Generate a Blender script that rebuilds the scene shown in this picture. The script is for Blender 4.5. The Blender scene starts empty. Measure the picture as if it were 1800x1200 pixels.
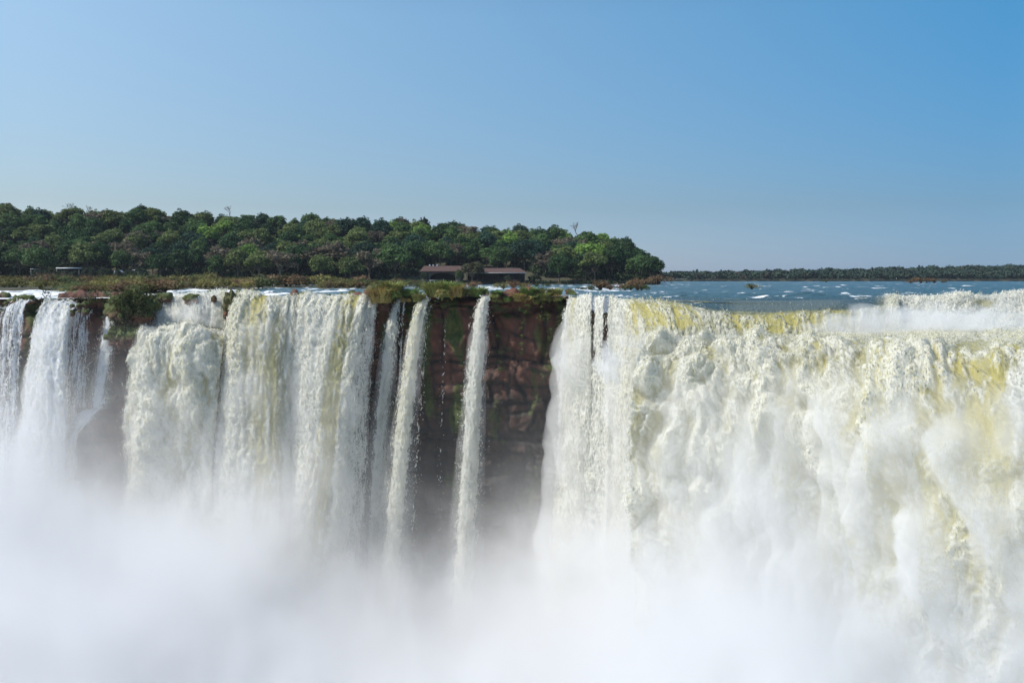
import bpy, math, random
import numpy as np

# ------------------------------------------------------------------ camera, sky, sun, exposure
scene = bpy.context.scene
COL = scene.collection
F = 1729.0                      # focal length in pixels of the 1800 px wide photograph
PITCH = math.atan(111.0 / F)
CAM_H = 2.7                     # camera height above the river surface (z = 0)

cam_data = bpy.data.cameras.new("camera")
cam_data.sensor_width = 36.0
cam_data.lens = F / 1800.0 * 36.0
cam_data.clip_start = 0.5
cam_data.clip_end = 20000.0
cam = bpy.data.objects.new("camera", cam_data)
COL.objects.link(cam)
cam.location = (0, 0, CAM_H)
cam.rotation_euler = (math.pi / 2 - PITCH, 0, 0)
scene.camera = cam

SUN_EL, SUN_AZ = math.radians(50), math.radians(-106)     # azimuth measured from +Y towards +X
sun_dir = np.array([math.cos(SUN_EL) * math.sin(SUN_AZ), math.cos(SUN_EL) * math.cos(SUN_AZ), math.sin(SUN_EL)])
world = bpy.data.worlds.new("World")
scene.world = world
world.use_nodes = True
wt = world.node_tree
for n in list(wt.nodes): wt.nodes.remove(n)
sky = wt.nodes.new("ShaderNodeTexSky")
sky.sky_type = 'NISHITA'
sky.sun_disc = False
sky.sun_elevation = SUN_EL
sky.sun_rotation = SUN_AZ
sky.altitude = 150
sky.air_density = 1.2
sky.dust_density = 0.4
sky.ozone_density = 3.0
# hazy air: the sky is paler towards the sun's side (left) and greyer near the horizon
tc = wt.nodes.new("ShaderNodeTexCoord")
sx = wt.nodes.new("ShaderNodeSeparateXYZ"); wt.links.new(tc.outputs['Generated'], sx.inputs[0])
def _rng(sock, a, b):
    n = wt.nodes.new("ShaderNodeMapRange"); wt.links.new(sock, n.inputs[0]); n.inputs[1].default_value = a; n.inputs[2].default_value = b; return n.outputs[0]
def _mix(f, a, b, op='MIX'):
    n = wt.nodes.new("ShaderNodeMix"); n.data_type = 'RGBA'; n.blend_type = op
    for s_, v in ((n.inputs[0], f), (n.inputs[6], a), (n.inputs[7], b)):
        if isinstance(v, bpy.types.NodeSocket): wt.links.new(v, s_)
        else: s_.default_value = v
    return n.outputs[2]
SKY_L = [(0.84, 0.946, 1.45, 1), (0.80, 0.84, 0.98, 1), (1.36, 1.36, 1.29, 1)]      # left, rising from the horizon
SKY_R = [(0.285, 0.48, 0.98, 1), (0.30, 0.47, 0.73, 1), (0.31, 0.76, 0.98, 1)]
fx_, fz0_, fz1_ = _rng(sx.outputs[0], -0.43, 0.43), _rng(sx.outputs[2], 0.005, 0.07), _rng(sx.outputs[2], 0.07, 0.25)
grade = _mix(fx_, _mix(fz1_, _mix(fz0_, SKY_L[0], SKY_L[1]), SKY_L[2]), _mix(fz1_, _mix(fz0_, SKY_R[0], SKY_R[1]), SKY_R[2]))
bg = wt.nodes.new("ShaderNodeBackground")
bg.inputs['Strength'].default_value = 0.11
wo = wt.nodes.new("ShaderNodeOutputWorld")
wt.links.new(_mix(1.0, sky.outputs[0], grade, 'MULTIPLY'), bg.inputs[0])
wt.links.new(bg.outputs[0], wo.inputs[0])

sl = bpy.data.lights.new("sun", 'SUN')
sl.energy = 4.4
sl.angle = math.radians(0.5)
sl.color = (1.0, 0.955, 0.88)
sun = bpy.data.objects.new("sun", sl)
COL.objects.link(sun)
from mathutils import Vector, Matrix, Euler
sun.rotation_euler = Vector(sun_dir).to_track_quat('Z', 'Y').to_euler()

scene.view_settings.view_transform = 'Standard'
scene.view_settings.look = 'None'
scene.view_settings.gamma = 1
scene.view_settings.exposure = 0.12
scene.cycles.volume_bounces = 6
scene.cycles.max_bounces = 10
scene.cycles.transparent_max_bounces = 24
scene.cycles.volume_step_rate = 0.45
scene.cycles.volume_max_steps = 256
scene.cycles.use_denoising = True

# ------------------------------------------------------------------ helpers
ca, sa = math.cos(PITCH), math.sin(PITCH)
def P(px, py, D):
    """the place whose image is (px, py) in the 1800x1200 photograph at forward distance D"""
    a = (px - 900) / F; v = -(py - 600) / F
    y = ca + v * sa; z = -sa + v * ca
    s = D / y
    return np.array([a * s, D, CAM_H + z * s])
def X(px, D):
    return (px - 900) / F * D / ca
def Z(py, D):
    v = -(py - 600) / F
    return CAM_H + D * (-sa + v * ca) / (ca + v * sa)
def to_px(p):
    x, y, z = p[0], p[1], p[2] - CAM_H
    f = y * ca - z * sa; u = y * sa + z * ca
    return 900 + F * x / f, 600 - F * u / f

_rng = np.random.RandomState(7)
_perm = _rng.permutation(1024)
_grad = _rng.normal(size=(1024, 3)); _grad /= np.linalg.norm(_grad, axis=1)[:, None]
def perlin(x, y, z=0.0):
    x, y, z = np.broadcast_arrays(np.asarray(x, float), np.asarray(y, float), np.asarray(z, float))
    xi, yi, zi = np.floor(x).astype(int), np.floor(y).astype(int), np.floor(z).astype(int)
    xf, yf, zf = x - xi, y - yi, z - zi
    u, v, w = [t * t * t * (t * (t * 6 - 15) + 10) for t in (xf, yf, zf)]
    out = 0.0
    for dz in (0, 1):
        for dy in (0, 1):
            for dx in (0, 1):
                g = _grad[_perm[(_perm[(_perm[(xi + dx) & 1023] + yi + dy) & 1023] + zi + dz) & 1023]]
                d = g[..., 0] * (xf - dx) + g[..., 1] * (yf - dy) + g[..., 2] * (zf - dz)
                out = out + d * (u if dx else 1 - u) * (v if dy else 1 - v) * (w if dz else 1 - w)
    return out * 1.6
def fbm(x, y, z=0.0, o=4, g=0.5):
    s, a = 0.0, 1.0
    for i in range(o):
        s = s + a * perlin(x * 2 ** i, y * 2 ** i, z * 1.0 + i * 7.3); a *= g
    return s
def sstep(a, b, x):
    t = np.clip((x - a) / (b - a), 0, 1); return t * t * (3 - 2 * t)
def bump(x, c, w):
    return np.exp(-((x - c) / w) ** 2)

def hermite(kn, vals, tq):
    vals = np.asarray(vals, float); kn = np.asarray(kn, float)
    if len(kn) > 2:
        m = np.gradient(vals, kn, axis=0)
    else:
        m = np.repeat(((vals[1] - vals[0]) / (kn[1] - kn[0]))[None], 2, 0)
    i = np.clip(np.searchsorted(kn, tq, side='right') - 1, 0, len(kn) - 2)
    h = (kn[i + 1] - kn[i]); t = (tq - kn[i]) / h
    sh = (len(tq),) + (1,) * (vals.ndim - 1)
    t = t.reshape(sh); h = h.reshape(sh)
    return ((2*t**3-3*t**2+1) * vals[i] + (t**3-2*t**2+t) * h * m[i] + (-2*t**3+3*t**2) * vals[i+1] + (t**3-t**2) * h * m[i+1])

def patch(rows, cell, nu=None, nt=None):
    """smooth surface through rows of points; returns positions (nt, nu, 3), U and V in metres, u and t in 0..1"""
    R = np.asarray(rows, float)
    cu = np.linalg.norm(np.diff(R, axis=1), axis=2).mean(0); ku = np.r_[0, np.cumsum(cu)]
    ct = np.linalg.norm(np.diff(R, axis=0), axis=2).mean(1); kt = np.r_[0, np.cumsum(ct)]
    nu = nu or max(8, int(ku[-1] / cell)); nt = nt or max(8, int(kt[-1] / cell))
    uq = np.linspace(0, ku[-1], nu); tq = np.linspace(0, kt[-1], nt)
    A = hermite(kt, R, tq)
    B = hermite(ku, A.transpose(1, 0, 2), uq).transpose(1, 0, 2)
    U, V = np.meshgrid(uq, tq)
    return B, U, V, U / ku[-1], V / kt[-1]
def normals(Pg, toward=None):
    du = np.gradient(Pg, axis=1); dt = np.gradient(Pg, axis=0)
    n = np.cross(du, dt); n /= np.linalg.norm(n, axis=2)[..., None] + 1e-9
    if toward is not None:
        c = np.asarray(toward) - Pg
        if (n * c).sum(2).mean() < 0: n = -n
    return n

def mesh_from(name, verts, faces, mat=None, smooth=False, attrs=None, uv=None, parent=None, link=True):
    """verts (N,3); faces (M,k) with k constant"""
    me = bpy.data.meshes.new(name)
    verts = np.ascontiguousarray(verts, dtype=np.float32); faces = np.ascontiguousarray(faces, dtype=np.int32)
    k = faces.shape[1]
    me.vertices.add(len(verts)); me.vertices.foreach_set("co", verts.ravel())
    me.loops.add(faces.size); me.loops.foreach_set("vertex_index", faces.ravel())
    me.polygons.add(len(faces))
    me.polygons.foreach_set("loop_start", np.arange(0, faces.size, k, dtype=np.int32))
    me.polygons.foreach_set("loop_total", np.full(len(faces), k, dtype=np.int32))
    if smooth: me.polygons.foreach_set("use_smooth", np.ones(len(faces), dtype=bool))
    for an, av in (attrs or {}).items():
        a = me.attributes.new(an, 'FLOAT', 'POINT'); a.data.foreach_set("value", np.ascontiguousarray(av, dtype=np.float32).ravel())
    if uv is not None:
        l = me.uv_layers.new(name="uv"); l.data.foreach_set("uv", np.ascontiguousarray(uv[faces.ravel()], dtype=np.float32).ravel())
    me.update(calc_edges=True)
    if mat: me.materials.append(mat)
    if not link: return me
    o = bpy.data.objects.new(name, me); COL.objects.link(o)
    if parent: o.parent = parent
    return o
def grid_faces(nt, nu):
    i = np.arange(nt * nu).reshape(nt, nu)
    return np.stack([i[:-1, :-1], i[:-1, 1:], i[1:, 1:], i[1:, :-1]], -1).reshape(-1, 4)
def tag(o, label=None, cat=None, group=None, kind=None):
    if label: o["label"] = label
    if cat: o["category"] = cat
    if group: o["group"] = group
    if kind: o["kind"] = kind
    return o
def empty(name, loc=(0, 0, 0)):
    o = bpy.data.objects.new(name, None); COL.objects.link(o); o.location = loc; return o

# ------------------------------------------------------------------ node helpers and materials
class NT:
    def __init__(self, name):
        self.m = bpy.data.materials.new(name); self.m.use_nodes = True
        self.t = self.m.node_tree
        for n in list(self.t.nodes): self.t.nodes.remove(n)
        self.out = self.t.nodes.new("ShaderNodeOutputMaterial")
    def n(self, typ, **kw):
        nd = self.t.nodes.new(typ)
        for k, v in kw.items():
            if k.startswith('i_'):
                key = k[2:]
                key = int(key) if key.isdigit() else key.replace('_', ' ')
                self.put(nd.inputs[key], v)
            else: setattr(nd, k, v)
        return nd
    def put(self, sock, v):
        if isinstance(v, bpy.types.NodeSocket): self.t.links.new(v, sock)
        elif isinstance(v, bpy.types.Node): self.t.links.new(v.outputs[0], sock)
        else: sock.default_value = v
    def math(self, op, a, b=0.0, c=None, clamp=False):
        nd = self.t.nodes.new("ShaderNodeMath"); nd.operation = op; nd.use_clamp = clamp
        self.put(nd.inputs[0], a); self.put(nd.inputs[1], b)
        if c is not None: self.put(nd.inputs[2], c)
        return nd.outputs[0]
    def mix(self, f, a, b):
        nd = self.t.nodes.new("ShaderNodeMix"); nd.data_type = 'RGBA'
        self.put(nd.inputs[0], f); self.put(nd.inputs[6], a); self.put(nd.inputs[7], b)
        return nd.outputs[2]
    def rng(self, v, a, b, c=0.0, d=1.0, smooth=False):
        nd = self.t.nodes.new("ShaderNodeMapRange")
        if smooth: nd.interpolation_type = 'SMOOTHSTEP'
        self.put(nd.inputs[0], v)
        for i, k in enumerate((a, b, c, d)): self.put(nd.inputs[i + 1], k)
        return nd.outputs[0]
    def noise(self, vec, scale=1.0, detail=4, rough=0.5, dist=0.0):
        nd = self.t.nodes.new("ShaderNodeTexNoise")
        if vec is not None: self.put(nd.inputs['Vector'], vec)
        nd.inputs['Scale'].default_value = scale; nd.inputs['Detail'].default_value = detail
        nd.inputs['Roughness'].default_value = rough; nd.inputs['Distortion'].default_value = dist
        return nd.outputs['Fac']
    def mapping(self, vec, scale):
        nd = self.t.nodes.new("ShaderNodeMapping"); self.put(nd.inputs[0], vec)
        nd.inputs['Scale'].default_value = scale; return nd.outputs[0]
    def attr(self, name):
        nd = self.t.nodes.new("ShaderNodeAttribute"); nd.attribute_name = name; return nd
C4 = lambda r, g, b: (r, g, b, 1.0)

def mat_falls(name, white=(0.81, 0.80, 0.72), gold=(0.47, 0.405, 0.075), transl=0.35, fine=1.0):
    k = NT(name)
    uv = k.n("ShaderNodeUVMap", uv_map="uv").outputs[0]
    st = k.noise(k.mapping(uv, (2.6, 0.55, 1)), 1.0, 5, 0.62, 0.4)
    fn = k.noise(k.mapping(uv, (5.5, 3.2, 1)), 1.0, 4, 0.7)
    foam = k.attr("foam").outputs['Fac']
    f2 = k.math('ADD', foam, k.math('MULTIPLY', k.math('SUBTRACT', k.math('ADD', k.math('MULTIPLY', st, .6), k.math('MULTIPLY', fn, .4)), .5), 1.1 * fine))
    ff = k.rng(f2, 0.12, 0.66, 0, 1, True)
    gt = k.attr("tint").outputs['Fac']
    gcol = k.mix(k.rng(gt, 0, .8), C4(0.34, 0.36, 0.34), C4(*gold))  # grey where foam is low: shade between strands put into the colour
    col = k.mix(ff, gcol, C4(*white)); rv = k.attr('river').outputs['Fac']; col = k.mix(k.math('MULTIPLY', rv, k.rng(ff, 1, .25)), col, C4(.016, .065, .082))
    # a breath of the river's silt colour in the foam itself
    col = k.mix(k.math('MULTIPLY', k.math('MULTIPLY', gt, 0.5), k.rng(fn, .3, .75)), col, C4(0.72, 0.69, 0.47))
    bm = k.n("ShaderNodeBump", i_Strength=0.75, i_Distance=0.22)
    k.put(bm.inputs['Height'], k.math('ADD', k.math('MULTIPLY', st, .6), k.math('MULTIPLY', fn, .6)))
    pr = k.n("ShaderNodeBsdfPrincipled")
    k.put(pr.inputs['Base Color'], col); k.put(pr.inputs['Normal'], bm.outputs[0])
    k.put(pr.inputs['Roughness'], k.rng(ff, 0, 1, 0.22, 0.75)); pr.inputs['Specular IOR Level'].default_value = 0.35
    tr = k.n("ShaderNodeBsdfTranslucent"); k.put(tr.inputs[0], col); k.put(tr.inputs[1], bm.outputs[0])
    ms = k.n("ShaderNodeMixShader", i_0=transl); k.put(ms.inputs[1], pr.outputs[0]); k.put(ms.inputs[2], tr.outputs[0])
    # ragged see-through water: alpha attribute against streaky noise
    al = k.attr("cover").outputs['Fac']
    sn = k.noise(k.mapping(uv, (3.2, 0.28, 1)), 1.0, 6, 0.68, 0.5)
    sn2 = k.noise(k.mapping(uv, (4.5, 2.6, 1)), 1.0, 4, 0.7)
    s = k.math('ADD', k.math('MULTIPLY', sn, .62), k.math('MULTIPLY', sn2, .38))
    th = k.math('SUBTRACT', 1.0, al)
    a = k.rng(k.math('SUBTRACT', k.rng(s, .26, .74), th), -0.12, 0.14, 0, 1, True)
    a = k.math('MAXIMUM', a, k.rng(al, .97, 1.0))
    tp = k.n("ShaderNodeBsdfTransparent")
    m2 = k.n("ShaderNodeMixShader"); k.put(m2.inputs[0], a); k.put(m2.inputs[1], tp.outputs[0]); k.put(m2.inputs[2], ms.outputs[0])
    k.put(k.out.inputs[0], m2.outputs[0])
    return k.m
M_FALL = mat_falls("falling_water")
M_FALL_SHADE = mat_falls("falling_water_shade_tint", white=(0.84, 0.86, 0.88), gold=(0.62, 0.55, 0.3))  # shaded copy of the falling water, cool shade tint put into its colours

def mat_river():
    k = NT("river_water")
    pos = k.n("ShaderNodeNewGeometry").outputs['Position']
    w1 = k.noise(k.mapping(pos, (0.9, 0.35, 1)), 1.0, 6, 0.65, 0.6)
    w2 = k.noise(k.mapping(pos, (0.12, 0.03, 1)), 1.0, 4, 0.6, 0.5)
    foam = k.attr("foam").outputs['Fac']
    f = k.rng(k.math('ADD', foam, k.math('MULTIPLY', k.math('SUBTRACT', w1, .5), .9)), 0.42, 0.62, 0, 1, True)
    tint = k.attr("tint").outputs['Fac']
    base = k.mix(w2, C4(0.022, 0.055, 0.060), C4(0.065, 0.112, 0.112))
    base = k.mix(tint, base, C4(0.30, 0.24, 0.035))
    col = k.mix(f, base, C4(0.85, 0.86, 0.86))
    bm = k.n("ShaderNodeBump", i_Strength=1.0, i_Distance=0.35); k.put(bm.inputs['Height'], w1)
    pr = k.n("ShaderNodeBsdfPrincipled", i_IOR=1.33); k.put(pr.inputs['Base Color'], col); k.put(pr.inputs['Normal'], bm.outputs[0])
    k.put(pr.inputs['Roughness'], k.rng(f, 0, 1, 0.28, 0.8))
    k.put(k.out.inputs[0], pr.outputs[0]); return k.m
M_RIVER = mat_river()

def mat_rock():
    k = NT("basalt_rock")
    pos = k.n("ShaderNodeNewGeometry").outputs['Position']
    n1 = k.noise(pos, 0.35, 6, 0.6); n2 = k.noise(pos, 2.2, 6, 0.7)
    n3 = k.noise(k.mapping(pos, (1.2, 1.2, .12)), 1.0, 5, 0.6)
    c = k.mix(k.rng(n1, .3, .7), C4(0.075, 0.028, 0.017), C4(0.23, 0.076, 0.038))
    c = k.mix(k.rng(n2, .35, .75), c, C4(0.13, 0.058, 0.037))
    c = k.mix(k.math('MULTIPLY', k.rng(n3, .48, .7), .7), c, C4(0.045, 0.032, 0.028))
    c = k.mix(k.attr('crack').outputs['Fac'], c, C4(.020, .016, .013))
    c = k.mix(k.attr("moss").outputs['Fac'], c, k.mix(k.rng(n2, .3, .7), C4(0.028, 0.045, 0.010), C4(0.10, 0.12, 0.018)))
    bm = k.n("ShaderNodeBump", i_Strength=0.9, i_Distance=0.3); k.put(bm.inputs['Height'], n2)
    pr = k.n("ShaderNodeBsdfPrincipled"); k.put(pr.inputs['Base Color'], c); k.put(pr.inputs['Normal'], bm.outputs[0])
    pr.inputs['Roughness'].default_value = 0.75
    k.put(k.out.inputs[0], pr.outputs[0]); return k.m
M_ROCK = mat_rock()

# ------------------------------------------------------------------ the river above the falls
KX = [-700, -300, 0, 230, 400, 665, 1000, 1012, 1026, 1043, 1062, 1078, 1112, 1200, 1300, 1400, 1500, 1580, 1640, 1720, 1800, 1950, 2150, 2500]
KD = [152, 152, 151.8, 152.2, 151.8, 151.2, 147.5, 144.4, 142, 140.4, 138.6, 136.6, 131, 129, 127, 126, 127, 130, 130.5, 133.5, 136.5, 140.5, 143.5, 150]
KZ = [-.5, -.5, -.5, -.3, -.1, -.1, 0, 0, 0, -.03, -.05, -.1, -.25, -.28, -.5, -.5, -.33, -.06, -.25, -.05, .1, .1, .1, .1]
def lipD(px): return np.interp(px, KX, KD)
def lipZ(px): return np.interp(px, KX, KZ)

def build_river():
    nu, nt = 1100, 560
    px = np.linspace(-700, 2500, nu)
    t = np.linspace(0, 1, nt)
    D0 = lipD(px) - 0.4
    Dfar = 2600.0
    # even steps in image height
    inv = (1 / D0)[None] * (1 - t[:, None]) + (1 / Dfar) * t[:, None]
    D = 1 / inv
    D = np.where(t[:, None] < .0, D, D)
    x = (px[None] - 900) / F * D
    d = D - D0[None]
    z = lipZ(px)[None] * np.exp(-(d / 14) ** 2) * np.ones_like(D)
    rap = 0.35 + 0.65 * sstep(60, 0, d)
    right = sstep(1080, 1250, px)[None] * np.ones_like(D)
    wav = fbm(x / 7, D / 9, 1.0, 4, .55)
    wav2 = 1 - np.abs(perlin(x / 16, D / 11, 5.0)) * 2.2
    fade = sstep(900, 250, D)
    amp = (0.24 + 0.30 * right * sstep(60, 5, d)) * fade * sstep(0, 4, d)
    zz = z + amp * (wav + .6 * wav2)
    # ledges of white water in the shallows
    streak = fbm(x / 9, D / 18, 9.0, 5, .7)
    lines = 1 - np.abs(perlin(x / 45, D / 22, 3.3) + .35 * perlin(x / 12, D / 8, 4.4)) * 5
    foam = 0.235 + 0.42 * streak + (0.42 - .26 * right) * np.clip(lines, 0, 1) * sstep(.0, .5, perlin(x / 60, D / 50, 8) + .35)
    left = sstep(900, 300, px)[None] * np.ones_like(D)
    mid = (sstep(560, 700, px) * sstep(1150, 1000, px))[None]
    foam += left * sstep(90, 4, d) * 0.40 + 0.25 * sstep(-200, 350, -px + 0)[None] * sstep(120, 10, d)
    foam += mid * 0.12 * sstep(330, 200, D)
    foam += right * 0.16 * wav * sstep(70, 0, d)
    foam -= right * .12
    foam += .25 * bump(px, 1545, 60)[None] * bump(d, 6, 9) + .45 * sstep(1620, 1720, px)[None] * bump(d, 0, 4)
    tint = right * sstep(5, 0, d) * sstep(1640, 1560, px)[None]
    tint += .5 * sstep(4, 0, d) * (1 - right) * bump(px, 600, 90)[None]
    V = np.stack([x, D, zz], -1).reshape(-1, 3)
    o = mesh_from("river", V, grid_faces(nt, nu), M_RIVER, True, {"foam": foam, "tint": np.clip(tint, 0, 1)})
    tag(o, "blue green river with white rapids above the falls", kind="structure")
build_river()

# ------------------------------------------------------------------ rock cliff behind the falls
def rock_disp(x, y, z, seed=0.0):
    """blocky basalt: jointed columns and ledges of different depth"""
    wx = x + 1.2 * fbm(x / 6, z / 6, seed + 3, 2); wz = z + 1.0 * fbm(x / 7, z / 5, seed + 8, 2)
    def cell(sx, sz, s):
        row = np.floor(wz / sz)
        off = (np.sin(row * 127.1 + s) * 43758.5) % 1.0
        c = np.floor(wx / sx + off)
        h = (np.sin(c * 12.9898 + row * 78.233 + s * 3.1) * 43758.5453) % 1.0
        fx = (wx / sx + off) - c; fz = wz / sz - row
        edge = np.minimum(np.minimum(fx, 1 - fx) * sx, np.minimum(fz, 1 - fz) * sz)
        return h, edge
    h1, e1 = cell(7.5, 6.0, 1 + seed); h2, e2 = cell(3.1, 2.2, 5 + seed); h3, e3 = cell(1.3, .9, 9 + seed)
    d = 2.2 * h1 + 1.0 * h2 + .35 * h3
    d -= .7 * np.exp(-e1 / .25) + .35 * np.exp(-e2 / .15)
    d += .6 * fbm(x / 2.5, z / 2.5, y / 2.5 + seed, 4)
    crack = np.maximum(np.exp(-e1 / .30), .8 * np.exp(-e2 / .16))
    return d, np.clip(crack * (.5 + 1.2 * (fbm(x / 4, z / 4, 3.1, 3) + .4)), 0, 1)

def rock_patch(name, rows, cell, seed=0, moss=None, amp=1.0, toward=(0, 0, 0), rim=1.0, wet=1.0):
    B, U, V, u, t = patch(rows, cell)
    n = normals(B, toward)
    d, crack = rock_disp(U + seed * 13, 0 * U + seed, -V, float(seed)); d = d * amp
    B = B + n * (d - 2.0 * amp)[..., None]
    B[..., 2] += (.55 * fbm(B[..., 0] / 2.3, B[..., 1] * 0, 8.8, 4) + .25) * sstep(5, .5, V) * rim
    nn = normals(B, toward)
    ms = moss(u, t, U, V) if moss else 0 * U
    up = np.clip(nn[..., 2], 0, 1)
    ms = np.clip(ms + .8 * sstep(.35, .8, up) * (ms > .02), 0, 1)
    return mesh_from(name, B.reshape(-1, 3), grid_faces(*U.shape), M_ROCK, False, {"moss": ms, "crack": np.clip(crack + (.85 * sstep(9, 24, V + 5 * fbm(U / 6, V / 9, 5.5, 3)) * wet), 0, 1)})  # lower face darkened too: wet stain, with its shade put into the colour

def R(px_list, D_list, z):
    return [np.array([X(p, d), d, z]) for p, d in zip(px_list, D_list)]

# main wall runs all round the horseshoe
wp = [-700, -300, 0, 230, 400, 665, 850, 985, 1006, 1040, 1140, 1350, 1560, 1800, 2300]
wd = [153, 153, 153, 154, 153, 151.8, 150.5, 149.5, 149.2, 143.5, 135, 133, 136, 142, 156]
def wall_moss(u, t, U, V):
    m = sstep(.1, .45, fbm(U / 5, V / 8, 2.2, 4)) * sstep(9, 0, V) + .9 * sstep(.22, .5, fbm(U / 4, V / 11, 7.7, 4))
    return np.clip(m + .8 * sstep(1.0, .2, V), 0, 1)
wz = np.array([-.2, -.2, -.2, -.2, -.2, -.1, -.1, -.1, -.4, -1.8, -4, -4, -4, -4, -4])
cliff = rock_patch("cliff", [[np.array([X(p, d + 4), d + 4, z + .1]) for p, d, z in zip(wp, wd, wz)], [np.array([X(p, d + .8), d + .8, z]) for p, d, z in zip(wp, wd, wz)], R(wp, np.array(wd) - 1.0, -9), R(wp, np.array(wd) - 1.5, -30), R(wp, np.array(wd) - 3, -72)], .24, 3, wall_moss)
tag(cliff, "reddish brown basalt cliff behind the falls", kind="structure")

pool = mesh_from("plunge_pool_water", np.array([[-400, -60, -66], [400, -60, -66], [400, 175, -66], [-400, 175, -66]], float), np.array([[0, 1, 2, 3]]), M_FALL, False, {"foam": np.ones(4), "tint": np.zeros(4), "cover": np.ones(4)}, np.array([[0, 0], [800, 0], [800, 200], [0, 200.]]))
tag(pool, "white churning plunge pool water at the foot of the falls", kind="structure")

# ------------------------------------------------------------------ waterfalls
def fall(label, rows, cell=.18, style='curtain', amp=1.0, seed=0., foam0=.62, gold=None, cover=None, river=None, edge=(.6, .6), mat=None, spray=6000, flakes=42, fsize=1.0, strand=1.0, veil=1.4, vdens='soft', vwide=0.0, vback=.0, vstart=1.0, vz=None, poolflat=0, toward=(0, 0, 0), warp=1.0, name="waterfall", cat="waterfall", lipm=5.0):
    B, U, V, u, t = patch(rows, cell)
    n = normals(B, toward)
    Uw = U + warp * 0.7 * perlin(U / 3.5, V / 12, seed + 1) + warp * .25 * perlin(U / 1.1, V / 4, seed + 2)
    s1 = perlin(Uw / 6, V / 40, seed + 3)
    grow = sstep(0, lipm, V)
    if style == 'curtain':
        s2 = 1 - 2 * np.abs(perlin(Uw / 1.5, V / 14, seed + 4))
        s3 = 1.8 * np.abs(perlin(Uw / 1.1, V / 3.6, seed + 5))
        s4 = 1.8 * np.abs(perlin(Uw / .55, V / 1.3, seed + 6))
        s5 = 1.8 * np.abs(perlin(Uw / .28, V / .6, seed + 7))
        d = amp * (1.1 * s1 + .22 * s2 + .34 * s3 * grow + .26 * s4 * (.3 + .7 * grow) + .17 * s5 * (.3 + .7 * grow))
        st1 = perlin(Uw / .9, V / 42, seed + 31); st2 = perlin(Uw / 2.3, V / 70, seed + 32)
        d = d + amp * (.25 * st1 + .5 * st2) * grow
        q = .30 * s1 + (.34 * st1 + .42 * st2) * strand * (.3 + .7 * grow) + .10 * s2 + .34 * (s3 - .45) + .30 * (s4 - .45) + .22 * (s5 - .45)
    else:                                  # heavy cauliflower foam
        wu = .9 * perlin(U / 5, V / 5, seed + 9) + .3 * perlin(U / 1.3, V / 1.3, seed + 19); wv = 1.2 * perlin(U / 5, V / 5, seed + 10) + .3 * perlin(U / 1.3, V / 1.3, seed + 18)
        a1 = perlin((U + wu) / 6, (V + wv) / 18, seed + 3)
        lw = 1 - sstep(.30, .62, u) if poolflat > 15 else 0
        a1 = a1 + lw * (.75 * np.abs(perlin((U + wu) / 4.5, (V + wv) / 5.5, seed + 15)) * 1.8 - .35)
        a2 = .5 * perlin((U + wu) / 2.7, (V + wv) / 7.0, seed + 4) + .9 * np.abs(perlin((U + wu) / 3.0, (V + wv) / 6.0, seed + 14))
        a3 = 1.8 * np.abs(perlin((U + wu) / 1.3, (V + wv) / 2.8, seed + 5))
        a4 = 1.8 * np.abs(perlin((U + wu) / .75, (V + wv) / .9, seed + 6))
        a5 = 1.8 * np.abs(perlin((U + wu) / .36, (V + wv) / .42, seed + 7))
        d = amp * (2.7 * a1 + 2.0 * a2 * (.3 + .7 * grow) + .42 * a3 + .22 * a4 + .12 * a5)
        d *= (.30 + .70 * grow)
        q = .42 * a1 + .55 * (a2 - .3) + .34 * (a3 - .45) + .26 * (a4 - .45) + .16 * (a5 - .45)
    if poolflat: d = d * (.12 + .88 * sstep(poolflat * .45, poolflat * 1.25, V))
    g = gold(u, t, U, V) if gold is not None else 0 * U + .3
    fo = foam0 + q - .36 * sstep(.25, 1.0, g + .35 * fbm(U / 1.3, V / 3.2, seed + 40, 3))
    rv = river(u, t, U, V) if river is not None else 0 * U
    fo = fo - .6 * rv
    cv = np.ones_like(U)
    jag = .5 * perlin(V / 2.2, U * 0, seed + 20) + .25 * perlin(V / .6, U * 0, seed + 21)
    Um = U.max()
    if edge[0] > 0: cv = np.minimum(cv, sstep(-.1, 1, (U - edge[0] * .5 * jag * 0) / (edge[0] * (1 + .5 * t) + .01) + jag * .5))
    if edge[1] > 0: cv = np.minimum(cv, sstep(-.1, 1, (Um - U) / (edge[1] * (1 + .5 * t) + .01) + jag * .5))
    if cover is not None: cv = cv * cover(u, t, U, V)
    B2 = B + n * d[..., None]
    o = mesh_from(name, B2.reshape(-1, 3), grid_faces(*U.shape), mat or M_FALL, True,
                  {"foam": np.clip(fo, 0, 1.2), "tint": np.clip(g, 0, 1), "cover": np.clip(cv, 0, 1), "river": np.clip(rv, 0, 1)}, np.stack([U, V], -1).reshape(-1, 2))
    tag(o, label, cat)
    if spray:
        rs = np.random.RandomState(int(seed * 10) + 5)
        h, w = U.shape
        area = U.max() * V.max() * (.75 if V.max() > 50 else 1)
        k = int(area * flakes)
        ti = (rs.rand(k) * (h - 1) * (.8 if V.max() > 50 else 1)).astype(int); ui = (rs.rand(k) * (w - 1)).astype(int)
        okk = rs.rand(k) < np.clip(cv[ti, ui] * 1.3 - .15, 0, 1) * (1 - .9 * np.clip(rv[ti, ui], 0, 1)) * np.clip(fo[ti, ui] * 1.25, .05, 1) ** 1.7 * (.3 + .7 * grow[ti, ui])
        ti, ui = ti[okk], ui[okk]; k1 = len(ti)
        off1 = rs.exponential(.10, k1) + .02
        # stray drops, thickest along the ragged edges
        k = spray
        t2 = (rs.rand(k) ** .7 * (h - 1)).astype(int); eb = rs.rand(k)
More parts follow.
